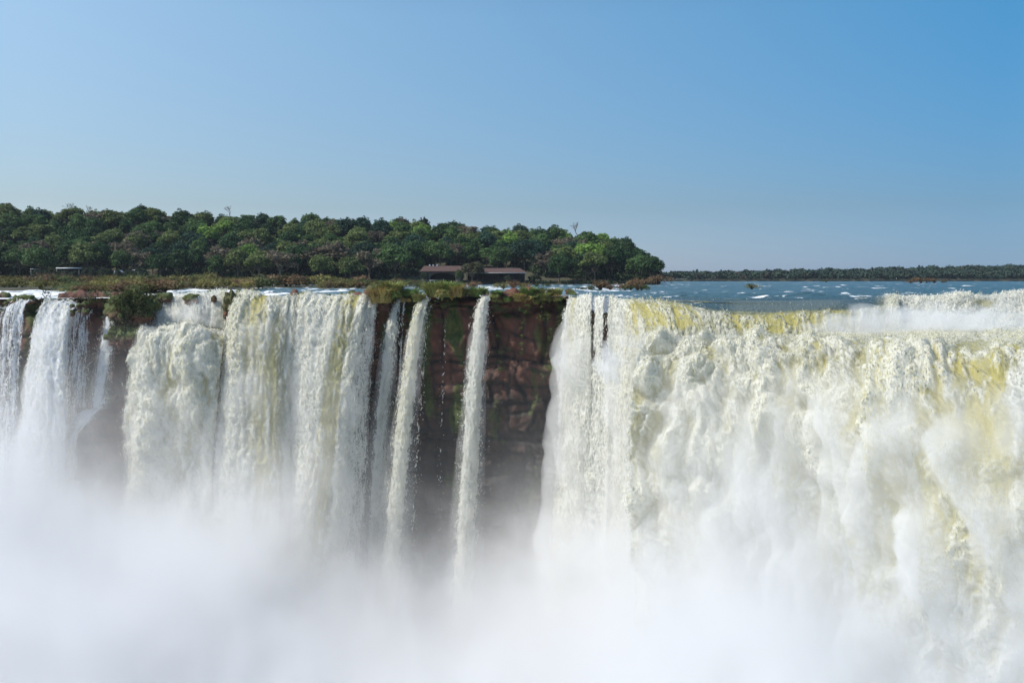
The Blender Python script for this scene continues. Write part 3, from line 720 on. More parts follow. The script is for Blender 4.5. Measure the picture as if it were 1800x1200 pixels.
def make_crown(seed, R_=4.5, H=9.5, kind='round'):
    rs = np.random.RandomState(seed)
    cs, rr = [], []
    n = {'round': 11, 'wide': 14, 'tall': 10, 'open': 12}[kind]
    for i in range(n):
        a = i * 2.4 + rs.rand(); q = (i + .5) / n
        if kind == 'tall': z = H * (.42 + .52 * q); rad = R_ * .55 * math.sqrt(max(.05, 1 - abs(2 * q - .8)))
        elif kind == 'wide': z = H * (.62 + .26 * (1 - q) + .06 * rs.normal()); rad = R_ * .85 * math.sqrt(q)
        elif kind == 'open': z = H * (.5 + .42 * rs.rand()); rad = R_ * .8 * math.sqrt(q)
        else: z = H * (.50 + .38 * math.cos(q * 1.5) + .05 * rs.normal()); rad = R_ * .68 * math.sqrt(q)
        cs.append(np.array([math.cos(a) * rad, math.sin(a) * rad, z]))
        rr.append(R_ * {'round': .46, 'wide': .36, 'tall': .38, 'open': .28}[kind] * (.75 + .5 * rs.rand()))
    dens = {'round': 34, 'wide': 38, 'tall': 38, 'open': 26}[kind]
    v, f = leaf_cloud(rs, cs, rr, dens * 1.5, .34)
    # a few sprays of leaves standing out of the outline
    ex = rs.randint(0, n, 26); dd = rs.normal(size=(26, 3)); dd[:, 2] = abs(dd[:, 2]); dd /= np.linalg.norm(dd, axis=1)[:, None]
    v2, f2 = leaf_cloud(rs, [cs[i] + dd[j] * rr[i] * 1.05 for j, i in enumerate(ex)], [.55 + .4 * rs.rand() for _ in ex], 60, .22)
    v = np.concatenate([v, v2]); f = np.arange(len(v)).reshape(-1, 4)
    segs = [((0, 0, -1.5), (0, 0, H * .45), .28, .2)]
    for c in cs: segs.append(((0, 0, H * (.25 + .2 * rs.rand())), c, .11, .04))
    tv, tf = tubes(segs)
    return mesh_from("crown", v, f, M_LEAF, False, link=False), mesh_from("trunk", tv, tf, M_BARK, False, link=False)

def make_bare(seed, H=11., spread=.55, mat=None):
    rs = np.random.RandomState(seed); segs = []
    def grow(p, d, L, r, lev):
        q = p + d * L; segs.append((p, q, r * 1.9, r * 1.3))
        if lev == 0: return
        for k in range(2 if lev > 3 else 3):
            nd = d + rs.normal(size=3) * spread; nd[2] = abs(nd[2]) * .7 + .25; nd /= np.linalg.norm(nd)
            grow(q, nd, L * (.62 + .2 * rs.rand()), r * .62, lev - 1)
    trunk = [(np.array([0, 0, -1.]), np.array([.1, .1, H * .36]), .24, .17)]
    grow(np.array([.1, .1, H * .36]), np.array([.1, 0, 1.]), H * .2, .15, 5)
    v, f = tubes(segs, 3); tv, tf = tubes(trunk, 6)
    return mesh_from("crown", v, f, mat or M_BARE, False, link=False), mesh_from("trunk", tv, tf, mat or M_BARE, False, link=False)

PROTO = {k: [make_crown(s + i * 7, kind=k) for i in range(3)] for s, k in ((11, 'round'), (41, 'wide'), (71, 'tall'), (101, 'open'))}
PROTO['bare'] = [make_bare(3), make_bare(8), make_bare(15)]

ALL_LABELLED = []
def put_tree(name, px, D, size, kind, col, look, rs, z=None, sx=1.0, cat="tree", group="trees on the forested hill"):
    cm, tm = PROTO[kind][rs.randint(len(PROTO[kind]))]
    root = empty(name, (X(px, D), D, hill_z(px, D) if z is None else z))
    root.rotation_euler = (0, 0, rs.rand() * 6.28); root.scale = (size * sx, size * sx, size)
    for nm, me in (("trunk", tm), ("crown", cm)):
        o = bpy.data.objects.new(nm, me); o.parent = root; COL.objects.link(o)
        o.color = (*col, 1.0)
    root["group"] = group; root["category"] = cat
    ALL_LABELLED.append((root, px, D, look))
    return root

LOOKS = [   # look, colour, kinds, weight
    ("dark green", (.022, .060, .013), ('round', 'tall', 'tall'), 26),
    ("mid green", (.050, .102, .020), ('round', 'wide', 'tall'), 28),
    ("olive green", (.085, .115, .024), ('wide', 'round'), 24),
    ("brownish half-bare", (.115, .095, .058), ('open', 'wide'), 13),
    ("lime green", (.110, .200, .014), ('round', 'wide'), 6),
    ("blue-green", (.014, .046, .024), ('round',), 8)]
W = np.array([l[3] for l in LOOKS], float); W /= W.sum()
rs = np.random.RandomState(5)
nrow = 9
for r in range(nrow):
    f = r / (nrow - 1)
    D = BANK_D + 6 + DEPTH * f * 1.0
    n_in_row = 30
    for i in range(n_in_row):
        px = -60 + (1225) * (i + .5 + (.5 if r % 2 else 0)) / n_in_row + rs.normal() * 9
        Dd = D + rs.normal() * 4
        if px > 1155 - 22 * f: continue
        if r == 0 and (735 < px < 940): continue
        if r == 1 and (735 < px < 940): Dd += 10
        if r <= 1 and 95 < px < 150: Dd += 12
        li = rs.choice(len(LOOKS), p=W); look, col, kinds, _ = LOOKS[li]
        col = tuple(np.array(col) * (1.1 + .6 * rs.rand()))
        kd = kinds[rs.randint(len(kinds))]
        size = (.92 + .38 * rs.rand()) * (1.1 if r < 2 else 1.0)
        if r >= nrow - 2: size *= .62 + .40 * rs.rand()
        put_tree("forest_tree", px, Dd, size, kd, col, look, rs, sx=1.12)
# trees that stand out in the photograph
def feature(px, ytop, D, kind, col, look, sx=1.0, name="forest_tree"):
    z0 = float(hill_z(px, D)); h = Z(ytop, D) - z0
    sz = h / {'round': 10.6, 'wide': 9.6, 'tall': 10.4, 'open': 10., 'bare': 10.}[kind]
    put_tree(name, px, D, sz, kind, col, look, rs, sx=sx)
feature(256, 361, 530, 'round', (.010, .036, .016), "tallest bluish black-green", 1.0)
feature(408, 361, 532, 'bare', (.3, .3, .3), "leafless dead grey", .8, "bare_tree")
feature(132, 359, 534, 'bare', (.3, .3, .3), "leafless rounded grey", 1.2, "bare_tree")
feature(160, 361, 536, 'bare', (.3, .3, .3), "leafless smaller grey", .9, "bare_tree")
feature(205, 369, 534, 'open', (.08, .06, .045), "thin brownish", .9)
feature(12, 356, 540, 'open', (.09, .10, .04), "pale hazy", 1.0)
feature(1015, 393, 520, 'bare', (.3, .3, .3), "leafless round-headed grey", .9, "bare_tree")
feature(1030, 408, 512, 'wide', (.05, .09, .02), "flat-topped", .7)
feature(968, 398, 522, 'tall', (.02, .05, .014), "narrow dark green", .55)
feature(910, 395, 526, 'tall', (.02, .05, .014), "pointed dark green", .6)
feature(745, 386, 528, 'wide', (.03, .05, .02), "umbrella-topped dark", .6)
feature(710, 384, 528, 'round', (.085, .075, .04), "brownish dome-topped", .8)
feature(438, 428, 445, 'round', (.115, .22, .012), "brightest lime green", .9)
feature(335, 439, 450, 'wide', (.095, .14, .018), "spreading yellow-green", 1.5)
feature(555, 436, 440, 'wide', (.095, .075, .040), "huge brown domed", 2.3)
feature(480, 443, 438, 'wide', (.085, .068, .040), "broad brown", 1.7)
feature(640, 449, 436, 'wide', (.075, .12, .018), "spreading bright olive", 1.6)
feature(740, 451, 446, 'round', (.13, .19, .012), "small yellow-lime", .7)
feature(815, 425, 470, 'round', (.08, .15, .018), "rounded fresh green", 1.1)
feature(873, 405, 505, 'round', (.045, .10, .016), "large domed green", 1.25)
feature(1068, 447, 448, 'round', (.085, .125, .022), "full yellow-green", 1.0)
feature(1152, 459, 436, 'open', (.12, .07, .05), "reddish brown half-bare", .7)
feature(905, 441, 462, 'open', (.15, .11, .08), "pale brown leafless-looking", 1.2)
for px_, yt_, D_ in ((72, 476, 417), (88, 478, 417), (104, 477, 418), (119, 476, 418), (132, 478, 417), (160, 470, 417), (212, 476, 415), (232, 475, 415), (250, 472, 416), (190, 472, 417)):
    feature(px_, yt_, D_, 'wide', (.045, .06, .03), "low dark bank-side", .9)
feature(746, 478, 417, 'round', (.03, .05, .02), 'low dark bush-like', .8)
feature(808, 474, 417, 'round', (.07, .10, .025), 'low yellow-green bush-like', .7)
feature(893, 484, 417, 'wide', (.04, .06, .025), 'low dull bush-like', .8)
feature(830, 463, 418, 'wide', (.085, .085, .03), "olive shade", 1.1)

ZONES = [(-9e9, 95, "at the hill's left end"), (95, 200, "above the white canopy"), (200, 275, "above the mossy rock mound"), (275, 402, "above the upper cascade"),
         (402, 530, "above the cream-gold curtain"), (530, 668, "above the yellow-striped curtain"), (668, 738, "left of the arched pavilion"), (738, 815, "at the arched pavilion"),
         (815, 930, "at the long low pavilion"), (930, 1010, "right of the long low pavilion"), (1010, 1090, "above the dark rock slots"), (1090, 9e9, "at the hill's river end")]
def zone(px):
    for a, b, t in ZONES:
        if a <= px < b: return t
def band(D):
    f = (D - BANK_D) / DEPTH
    return "by the water" if f < .09 else "on the lower slope" if f < .34 else "at mid slope" if f < .6 else "high on the slope" if f < .88 else "on the ridge"
def order(i, n):
    if i < (n + 1) // 2 or n < 4: return ORD[i]
    return ORD[n - 1 - i].replace("left", "right")
ORD = ["leftmost", "second from left", "third from left", "fourth from left", "fifth from left", "sixth from left", "seventh from left", "eighth from left", "ninth from left", "tenth from left"]
def label_all(items, noun, bands=True):
    g = {}
    for root, px, D, look in items:
        g.setdefault((look, band(D) if bands else "", zone(px)), []).append((px, root))
    for (look, b, z), l in g.items():
        l.sort(key=lambda q: q[0])
        for i, (px, root) in enumerate(l):
            s = f"{look} {noun} {b + ', ' if b else ''}{z}"
            if len(l) > 1: s += ", " + order(i, len(l))
            root["label"] = s
label_all(ALL_LABELLED, "tree")

# undergrowth closing the gaps under the hill's trees, and the far wood
def scatter_leaves(name, mat, pts, per, size, rad, seed, col=None):
    rs_ = np.random.RandomState(seed); vs = []
    n = len(pts)
    base = []
    for s in range(5):
        v, f = leaf_cloud(rs_, [np.zeros(3), np.array([rad * .5, 0, -.1 * rad]), np.array([-rad * .45, rad * .2, 0.1 * rad])], [rad * .7, rad * .55, rad * .5], per, size)
        base.append(v)
    out = []
    for i, p in enumerate(pts):
        b = base[i % 5]; a = rs_.rand() * 6.28; s = p[3]
        c, si = math.cos(a), math.sin(a)
        out.append(np.stack([(b[:, 0] * c - b[:, 1] * si) * s + p[0], (b[:, 0] * si + b[:, 1] * c) * s + p[1], b[:, 2] * s + p[2]], -1))
    v = np.concatenate(out)
    o = mesh_from(name, v, np.arange(len(v)).reshape(-1, 4), mat)
    if col: o.color = (*col, 1)
    return o
rs = np.random.RandomState(77)
pts = []
for i in range(2300):
    px = -250 + 1400 * rs.rand(); D = BANK_D + 4 + (DEPTH + 50) * rs.rand()
    if 738 < px < 932 and D < BANK_D + 34: continue
    pts.append((X(px, D), D, float(hill_z(px, D)) + (1.2 if D < BANK_D + DEPTH - 18 else 3.4), .8 + .8 * rs.rand() + (.7 if D > BANK_D + DEPTH - 18 else 0)))
for i in range(260):      # beyond the left edge of the picture
    px = -800 + 720 * rs.rand(); D = BANK_D + 4 + DEPTH * rs.rand()
    pts.append((X(px, D), D, float(hill_z(px, D)) + 5, 2.4 + 1.5 * rs.rand()))
for i in range(330):
    px = -100 + 1262 * rs.rand()
    if 742 < px < 800 or (820 < px < 925 and rs.rand() < .75): continue
    D = BANK_D - 2.5 + 4 * rs.rand(); pts.append((X(px, D), D, .5 + .5 * rs.rand(), .35 + .45 * rs.rand()))
u = scatter_leaves("undergrowth", M_LEAF, pts, 11, .6, 2.6, 3, (.028, .048, .015))
tag(u, "dark tangled undergrowth between the hill's trees", "undergrowth", kind="stuff")
pts = []
for r in range(9):
    for i in range(250):
        px = 1040 + 2200 * (i + rs.rand()) / 250; D = 921 + r * 24 + rs.rand() * 14
        s = (.75 + .6 * rs.rand())
        pts.append((X(px, D), D, float(far_z(px, D)) + 3.3 * s, s * (1.15 + .25 * (rs.rand() > .93))))
w = scatter_leaves("far_forest", M_FAR, pts, 7.0, .85, 4.6, 4)
tag(w, "dark blue green forest along the far river bank", "forest", kind="stuff")

# ------------------------------------------------------------------ shrubs and grass on the islets and the rim
def make_shrub(seed, kind):
    rs_ = np.random.RandomState(seed)
    if kind == 'grass':           # a tuft of arching blades
        n = 420; a = rs_.rand(n) * 6.28; r0 = .55 * np.sqrt(rs_.rand(n)); lean = .15 + .55 * rs_.rand(n) + r0 * .3; L = .5 + .7 * rs_.rand(n)
        c, s = np.cos(a), np.sin(a)
        p0 = np.stack([c * r0, s * r0, -.1 + 0 * a], -1)
        p1 = p0 + np.stack([c * lean * L * .4, s * lean * L * .4, L * .65], -1)
        p2 = p0 + np.stack([c * lean * L, s * lean * L, L * (1.0 - .35 * lean)], -1)
        w = np.stack([-s, c, 0 * a], -1) * .035
        v = np.stack([p0 - w, p0 + w, p1 + w, p1 - w, p1 - w, p1 + w, p2 + w * .3, p2 - w * .3], 1).reshape(-1, 3)
        return mesh_from("blades", v, np.arange(len(v)).reshape(-1, 4), M_LEAF, link=False)
    cs = [np.array([rs_.normal() * .55, rs_.normal() * .55, .45 + .3 * rs_.rand()]) for _ in range(7)]
    v, f = leaf_cloud(rs_, cs, [.42 + .2 * rs_.rand() for _ in cs], 260, .085, .9)
    # twigs standing clear of the leaves
    n = 60; a = rs_.rand(n) * 6.28; L = .9 + .5 * rs_.rand(n)
    p0 = np.zeros((n, 3)); p1 = np.stack([np.cos(a) * .7 * L * rs_.rand(n), np.sin(a) * .7 * L * rs_.rand(n), L], -1); w = np.array([.018, .018, 0])
    v2 = np.stack([p0 - w, p0 + w, p1 + w * .4, p1 - w * .4], 1).reshape(-1, 3)
    v = np.concatenate([v, v2])
    return mesh_from("foliage", v, np.arange(len(v)).reshape(-1, 4), M_LEAF, link=False)
SHRUB = {'bush': [make_shrub(i, 'bush') for i in range(4)], 'grass': [make_shrub(i + 20, 'grass') for i in range(4)]}
SL = []
def put_shrub(px, py, D, size, kind, col, look, group, sx=1.3, z=None, name="shrub", zone_text=None):
    zz = P(px, py, D)[2] if z is None else z
    r = bpy.data.objects.new(name, SHRUB[kind][rs.randint(4)]); COL.objects.link(r)
    r.location = (X(px, D), D, zz); r.rotation_euler = (0, 0, rs.rand() * 6.28); r.scale = (size * sx, size * sx, size); r.color = (*col, 1)
    r["group"] = group; r["category"] = "grass tuft" if kind == 'grass' else "shrub"
    SL.append((r, px, D, look)); return r
SC = [("olive", (.16, .15, .030)), ("russet brown", (.18, .105, .040)), ("dull green", (.085, .115, .028)), ("yellowish", (.24, .20, .035))]
rs = np.random.RandomState(9)
# low islets carrying the shrub band, left of the open water
def islet(name, px0, px1, D0, D1, label, h=.45):
    nx, ny = 60, 16
    a, b = np.meshgrid(np.linspace(0, 1, nx), np.linspace(0, 1, ny))
    px = px0 + (px1 - px0) * a; D = D0 + (D1 - D0) * b
    e = np.minimum(np.minimum(a, 1 - a) * 9, np.minimum(b, 1 - b) * 5)
    D = D + 4 * fbm(a * 9, b, px0, 3) * (b < .9)
    z = -.5 + (h + .5) * sstep(0, 1, e) + .25 * fbm(X(px, D) / 4, D / 4, 2.0, 3)
    o = mesh_from(name, np.stack([X(px, D), D, z], -1).reshape(-1, 3), grid_faces(ny, nx), M_GROUND, True)
    return tag(o, label, kind="structure")
BANDS = [(-260, 632, 262, 330, 74, 2.6), (-260, 200, 205, 245, 12, 1.7), (140, 300, 172, 215, 20, 1.7), (180, 470, 225, 262, 26, 2.0), (120, 240, 160, 172, 9, 1.2)]
for bi, (a, b, d0, d1, n, sz) in enumerate(BANDS):
    islet("islet", a, b, d0 - 3, d1, "low shrubby river islet above the left falls")
    for i in range(n):
        px = a + (b - a) * (i + rs.rand()) / n; D = d0 + (d1 - d0) * rs.rand() ** 1.5
        if px < -60: continue
        look, col = SC[rs.choice(4, p=[.42, .25, .18, .15])]
        put_shrub(px, 0, D, sz * (.7 + .5 * rs.rand()), 'bush', tuple(np.array(col) * (.75 + .5 * rs.rand())), look, "shrubs on the river islets", sx=1.6, z=.15)
for px0, px1, D, n, sz in ((560, 690, 250, 10, 2.1), (618, 640, 262, 2, 3.0), (690, 740, 300, 4, 2.0)):
    islet("islet", px0 - 10, px1 + 10, D - 6, D + 10, "low shrubby islet left of the rapids", .25)
    for i in range(n):
        look, col = SC[rs.choice(4, p=[.42, .25, .18, .15])]
        put_shrub(px0 + (px1 - px0) * (i + .5) / n, 0, D + 4 * rs.rand(), sz * (.6 + .5 * rs.rand()), 'bush', col, look, "shrubs on the river islets", sx=1.5, z=.0)
# small river islets with one or two shrubs each
for px, py, D, sz, c in ((742, 503, 230, 1.5, 2), (812, 501, 250, 1.4, 0), (832, 502, 245, 1.6, 1), (885, 502, 240, 1.5, 0), (902, 501, 245, 1.9, 1), (920, 500, 250, 1.3, 0), (943, 500, 300, .9, 2), (961, 500, 300, .9, 2),
                         (1022, 504, 215, .7, 2), (1036, 504, 212, .9, 2), (1055, 504, 214, 1.9, 1), (1072, 504, 214, 1.0, 1), (1098, 503, 220, 1.2, 1), (1108, 504, 216, 1.3, 2), (1120, 504, 214, 2.1, 1), (1127, 504, 213, 1.0, 2),
                         (1155, 500, 400, 3.2, 1), (1145, 499, 405, 2.4, 1), (1320, 503, 232, 1.25, 0), (1598, 497, 520, 1.6, 1), (1616, 497, 520, 2.6, 1), (1626, 497, 520, 2.8, 1), (1640, 497, 520, 2.3, 1), (1654, 497, 520, 1.2, 2), (1450, 496, 640, 1.6, 2)):
    put_shrub(px, py, D, sz, 'bush', tuple(np.array(SC[c][1]) * .9), SC[c][0], "lone shrubs standing in the river", sx=1.4, z=-.05)
label_a = list(SL); SL.clear()
def zone2(px): return zone(px)
def label_shrubs(items, noun, place):
    g = {}
    for root, px, D, look in items:
        w_ = "farther" if D > 255 else "nearer"
        g.setdefault((look, w_, px // 34), []).append((px, root))
    mk = [(-9e9, 90, "at the left end"), (90, 170, "behind the round mossy boulders"), (170, 275, "behind the mossy rock mound"), (275, 402, "behind the upper cascade"), (402, 530, "behind the cream and gold curtain"),
          (530, 668, "behind the yellow-striped curtain"), (668, 735, "left of the arched pavilion"), (735, 815, "in front of the arched pavilion"), (815, 935, "in front of the long low pavilion"),
          (935, 1010, "just right of the pavilions"), (1010, 1090, "behind the dark rock slots"), (1090, 1180, "near the tip of the hill"), (1180, 1400, "alone in the open river"), (1400, 9e9, "near the far bank")]
    g = {}
    for root, px, D, look in items:
        z_ = [t for a, b, t in mk if a <= px < b][0]
        g.setdefault((look, "farther" if D > 250 else "nearer", z_), []).append((px, root))
    for (look, w_, z_), l in g.items():
        l.sort(key=lambda q: q[0])
        for i, (px, root) in enumerate(l):
            root["label"] = f"{w_} {look} {noun} {z_}" + (", " + order(i, len(l)) if len(l) > 1 else "")
label_shrubs(label_a, "river shrub", "")

# grass and bushes along the cliff top
rs = np.random.RandomState(21)
rim = [(672, 516, 'grass'), (680, 517, 'bush'), (689, 515, 'grass'), (698, 517, 'grass'), (708, 517, 'bush'), (716, 514, 'grass'), (726, 516, 'bush'), (735, 517, 'grass'),
       (768, 516, 'grass'), (776, 518, 'bush'), (782, 515, 'grass'), (790, 514, 'grass'), (796, 520, 'bush'), (803, 515, 'grass'), (811, 516, 'grass'), (820, 516, 'bush'), (829, 517, 'grass'), (838, 518, 'grass'),
       (866, 518, 'bush'), (874, 517, 'grass'), (884, 516, 'bush'), (893, 516, 'grass'), (903, 515, 'bush'), (912, 515, 'grass'), (921, 514, 'bush'), (930, 514, 'grass'), (940, 514, 'grass'), (948, 515, 'bush'), (957, 516, 'grass'), (966, 517, 'bush'), (976, 518, 'grass'), (986, 519, 'bush')]
for px, py, kd in rim + [(px_ + 4, py_, 'bush') for px_, py_, k_ in rim[::3]]:
    low = rs.rand() < .35
    if rs.rand() < .12: continue
    look, col = [("golden brown", (.32, .24, .05)), ("olive green", (.21, .22, .04)), ("fresh green", (.15, .24, .035))][rs.randint(3)]
    put_shrub(px + rs.normal() * 1.5, py, (148.7 if low else 149.6 + rs.rand() * 1.5), (.75 if kd == 'bush' else 1.15) * (.55 + .9 * rs.rand()) * (1.7 if 765 < px < 815 or px < 700 else 1.0), kd, col, look, "plants along the cliff top", sx=1.1, z=(-.5 - .8 * rs.rand()) if low else .05)
for i, (root, px, D, look) in enumerate(sorted(SL, key=lambda q: q[1])):
    where = "left of the cream stream" if px < 745 else "between the two lone streams" if px < 850 else "above the bare rock" if px < 930 else "near the rock's right edge"
    root["_w"] = where
g = {}
for root, px, D, look in SL:
    g.setdefault((look, root["category"], root["_w"]), []).append((px, root))
for (look, c_, w_), l in g.items():
    l.sort(key=lambda q: q[0])
    for i, (px, root) in enumerate(l):
        root["label"] = f"{look} {c_} on the cliff top {w_}" + (", " + order(i, len(l)) if len(l) > 1 else "")
        del root["_w"]
SL.clear()

# moss, ferns and hanging vines on the cliff face: leaf clumps that cling to the rock
def cling(label, pts_px, D, size, n_per, spread, col, seed, name="hanging_moss", cat="moss"):
    rs_ = np.random.RandomState(seed); cs = []; rr = []
    for (px, py) in pts_px:
        for _ in range(n_per):
            p = P(px + rs_.normal() * spread, py + rs_.normal() * spread * 1.3, D + rs_.rand() * .5)
            cs.append(p); rr.append(size * (.5 + .8 * rs_.rand()))
    v, f = leaf_cloud(rs_, cs, rr, 60 / size, .13 * (.6 + size * .5), .8)
    o = mesh_from(name, v, f, M_LEAF); o.color = (*col, 1); return tag(o, label, cat, kind=None if name == "vine" else "stuff")
cling("long trailing green vine down the middle of the red rock", [(925, 540), (922, 552), (920, 565), (918, 578), (917, 592), (915, 605), (914, 618)], 147.6, .30, 3, 2.2, (.10, .14, .02), 1, "vine", "vine")
cling("bright moss cushion at the top of the red rock", [(950, 530), (955, 540), (960, 548), (948, 522)], 147.6, .6, 4, 5, (.09, .13, .018), 2)
cling("olive moss patch near the rock's right edge", [(985, 560), (990, 575), (975, 590), (985, 598)], 147.8, .6, 4, 6, (.06, .08, .018), 3)
cling("dark green moss right beside the white lone stream", [(868, 536), (872, 546), (880, 552)], 148.3, .5, 3, 5, (.045, .075, .015), 4)
cling("green moss bulge left of the tall cream stream", [(720, 545), (724, 555), (716, 575), (708, 600)], 149.4, .6, 3, 4, (.06, .085, .015), 5)
cling("thin green moss strip under the grass between the lone streams", [(797, 530), (786, 532), (776, 530), (768, 560)], 148.6, .5, 3, 4, (.07, .10, .018), 6)
cling("fern cluster beneath the overhang left of the vine", [(908, 528), (912, 545), (925, 532)], 148.1, .5, 3, 5, (.06, .085, .02), 7)
cling("low moss patch beside the fine thread right of the lone stream", [(885, 600), (884, 625), (880, 650)], 148.6, .45, 3, 5, (.05, .08, .018), 8)

# ------------------------------------------------------------------ mossy rocks among the left falls
def boulder(label, px, py, D, r, sx=1.0, sz=1.0, moss=.9, seed=0, name="boulder", disp=.35):
    n, m = 60, 40
    if r > 1.2: n, m = 150, 100
    th, ph = np.meshgrid(np.linspace(0, 2 * np.pi, n), np.linspace(0, np.pi, m))
    d = np.stack([np.sin(ph) * np.cos(th), np.sin(ph) * np.sin(th), np.cos(ph)], -1)
    rr = 1 + disp * fbm(d[..., 0] * 1.6 + seed, d[..., 1] * 1.6, d[..., 2] * 1.6 + seed, 5)
    c = P(px, py, D)
    if r > .8:      # broken, jointed rock rather than a smooth pebble
        cube = d / np.abs(d).max(-1, keepdims=True)
        d = d * .55 + cube * .45
    v = d * rr[..., None] * r * np.array([sx, 1, sz]) + c
    if r > .8:
        q = .5 * min(1.0, r / 2)
        v = v + (np.round(v / q) * q - v) * .55 * (1 if r > 1.2 else .5) + (.12 * r * fbm(v[..., 0] * 1.3, v[..., 1] * 1.3, v[..., 2] * 1.3, 4))[..., None] * d
    ms = np.clip(moss * sstep(-.6, .3, d[..., 2] + .5 * fbm(d[..., 0] * 3, d[..., 1] * 3, d[..., 2] * 3 + seed, 3)), 0, 1)
    o = mesh_from(name, v.reshape(-1, 3), grid_faces(m, n), M_ROCK, False, {"moss": ms})
    return tag(o, label, "rock")
for label, px, py, D, r, sx, sz in (("small round mossy boulder, upper left of the cluster in the chute", 127, 538, 147.2, .34, 1.1, 1),
                                    ("lower round mossy boulder in front of the chute cluster", 126, 550, 146.4, .44, 1.1, 1.1),
                                    ("middle mossy boulder of the chute cluster", 139, 538, 147.4, .36, 1.1, 1.2),
                                    ("top right mossy boulder of the chute cluster", 150, 535, 147.6, .40, 1.1, 1.2),
                                    ("pale topped boulder at the right end of the chute cluster", 151, 548, 146.6, .46, 1.1, 1),
                                    ("tiny dark boulder low in the chute cluster", 140, 547, 146.6, .22, 1, 1.2),
                                    ("small boulder in white water at the left edge", 11, 533, 149, .3, 1.1, .9),
                                    ("flat mossy boulder by the far left lip", 24, 529, 150, .7, 1.3, .6),
                                    ("wide mossy boulder beside the far left lip", 44, 526, 150.5, .9, 1.7, .7)):
    boulder(label, px, py, D, r, sx, sz, 1.0, px)
boulder("big dark mossy rock mound beside the upper cascade", 236, 545, 149.2, 2.6, 1.25, .9, 1.2, 12, "mossy_mound")
boulder("low mossy ledge block under the big mossy mound", 222, 592, 147.2, 1.6, 1.5, .8, 1.0, 15, "mossy_ledge")
ledge = rock_patch("rock_ledge", [row([(134, 713, 153), (178, 712, 153), (226, 712, 153)]), row([(136, 715, 147.6), (178, 714, 147.2), (226, 714, 147.6)]), row([(138, 724, 146.8), (178, 724, 146.2), (226, 724, 147)]),
                                 row([(132, 860, 146.6), (176, 860, 145.8), (224, 860, 147)]), row([(128, 1050, 146), (174, 1050, 145), (222, 1050, 147)])], .25, 6, amp=.55, rim=.3)
tag(ledge, "dark flat topped rock ledge where the narrow bluish stream lands", "rock")
boulder("mossy rock in the spray of the upper cascade", 337, 526, 150.6, .95, 1.2, .75, 1.0, 22)
boulder("grey-green mossy rock at the left of the upper cascade", 290, 524, 151.2, 1.0, 1.2, .75, 1.0, 24)
boulder("small dark rock at the right of the upper cascade", 376, 526, 149.6, .5, .8, 1.1, .5, 26)
boulder("tall mossy brown rock pillar between shelf and central curtains", 409, 543, 148.6, 1.25, .85, 2.0, .75, 28, "rock_pillar")
boulder("small dark rock knob on the lip between the two great curtains", 537, 526, 148.7, .42, 1.1, .9, .6, 30)
boulder("red rock knob breaking the lip right of the yellow striped curtain", 676, 532, 149.8, 1.1, .9, 1.1, .4, 32)
boulder("round brown rock islet on the lip right of the red rock face", 1000, 513, 160, .5, 1.1, 1.1, .6, 33)
# moss hummocks as leaf clumps on the mound
cling("yellow-green cushion foliage crowning the big mossy mound", [(212, 526), (222, 520), (235, 518), (248, 520), (262, 522), (205, 535), (225, 532), (245, 532)], 146.6, .6, 7, 6, (.07, .085, .015), 11, "cushion_plants", "plants")
cling("dark green foliage clothing the mound's shaded side", [(215, 548), (230, 552), (245, 556), (250, 542), (228, 542), (262, 540), (208, 560), (225, 565)], 146.4, .6, 7, 7, (.035, .05, .013), 12, "cushion_plants", "plants")
cling("green fringe on the low mossy ledge block", [(200, 573), (210, 575), (222, 578), (232, 580)], 146.2, .5, 3, 4, (.06, .08, .015), 13, "cushion_plants", "plants")
cling("scrub on the rim left of the big mossy mound", [(150, 524), (165, 524), (180, 528), (165, 532), (195, 524), (85, 522), (72, 530), (75, 545)], 150.5, .7, 3, 6, (.05, .065, .016), 14, "cushion_plants", "plants")
cling("green clumps on the rock pillar's right shoulder", [(412, 520), (420, 526), (418, 533)], 147.2, .45, 3, 4, (.05, .08, .015), 15, "cushion_plants", "plants")

# ------------------------------------------------------------------ pavilions on the bank
M_ROOF = None
def mat_roof():
    k = NT("clay_roof_tiles")
    pos = k.n("ShaderNodeNewGeometry").outputs['Position']
    n = k.noise(pos, .5, 4, .6)
    w_ = k.n("ShaderNodeTexWave", i_Scale=2.2); k.put(w_.inputs['Vector'], pos)
    c = k.mix(n, C4(.062, .034, .028), C4(.105, .060, .048)); c = k.mix(k.math('MULTIPLY', w_.outputs['Fac'], .25), c, C4(.07, .03, .025))
    pr = k.n("ShaderNodeBsdfPrincipled", i_Base_Color=c, i_Roughness=.85); k.put(k.out.inputs[0], pr.outputs[0]); return k.m
M_ROOF = mat_roof()
M_WALLP = mat_simple("weathered_plaster", (.12, .095, .08), .9)
M_DARKW = mat_simple("dark_timber", (.035, .028, .024), .8)
M_WHITE = mat_simple("white_painted_metal", (.8, .82, .84), .4)
M_GLASS = mat_simple("dark_window", (.02, .025, .03), .1)

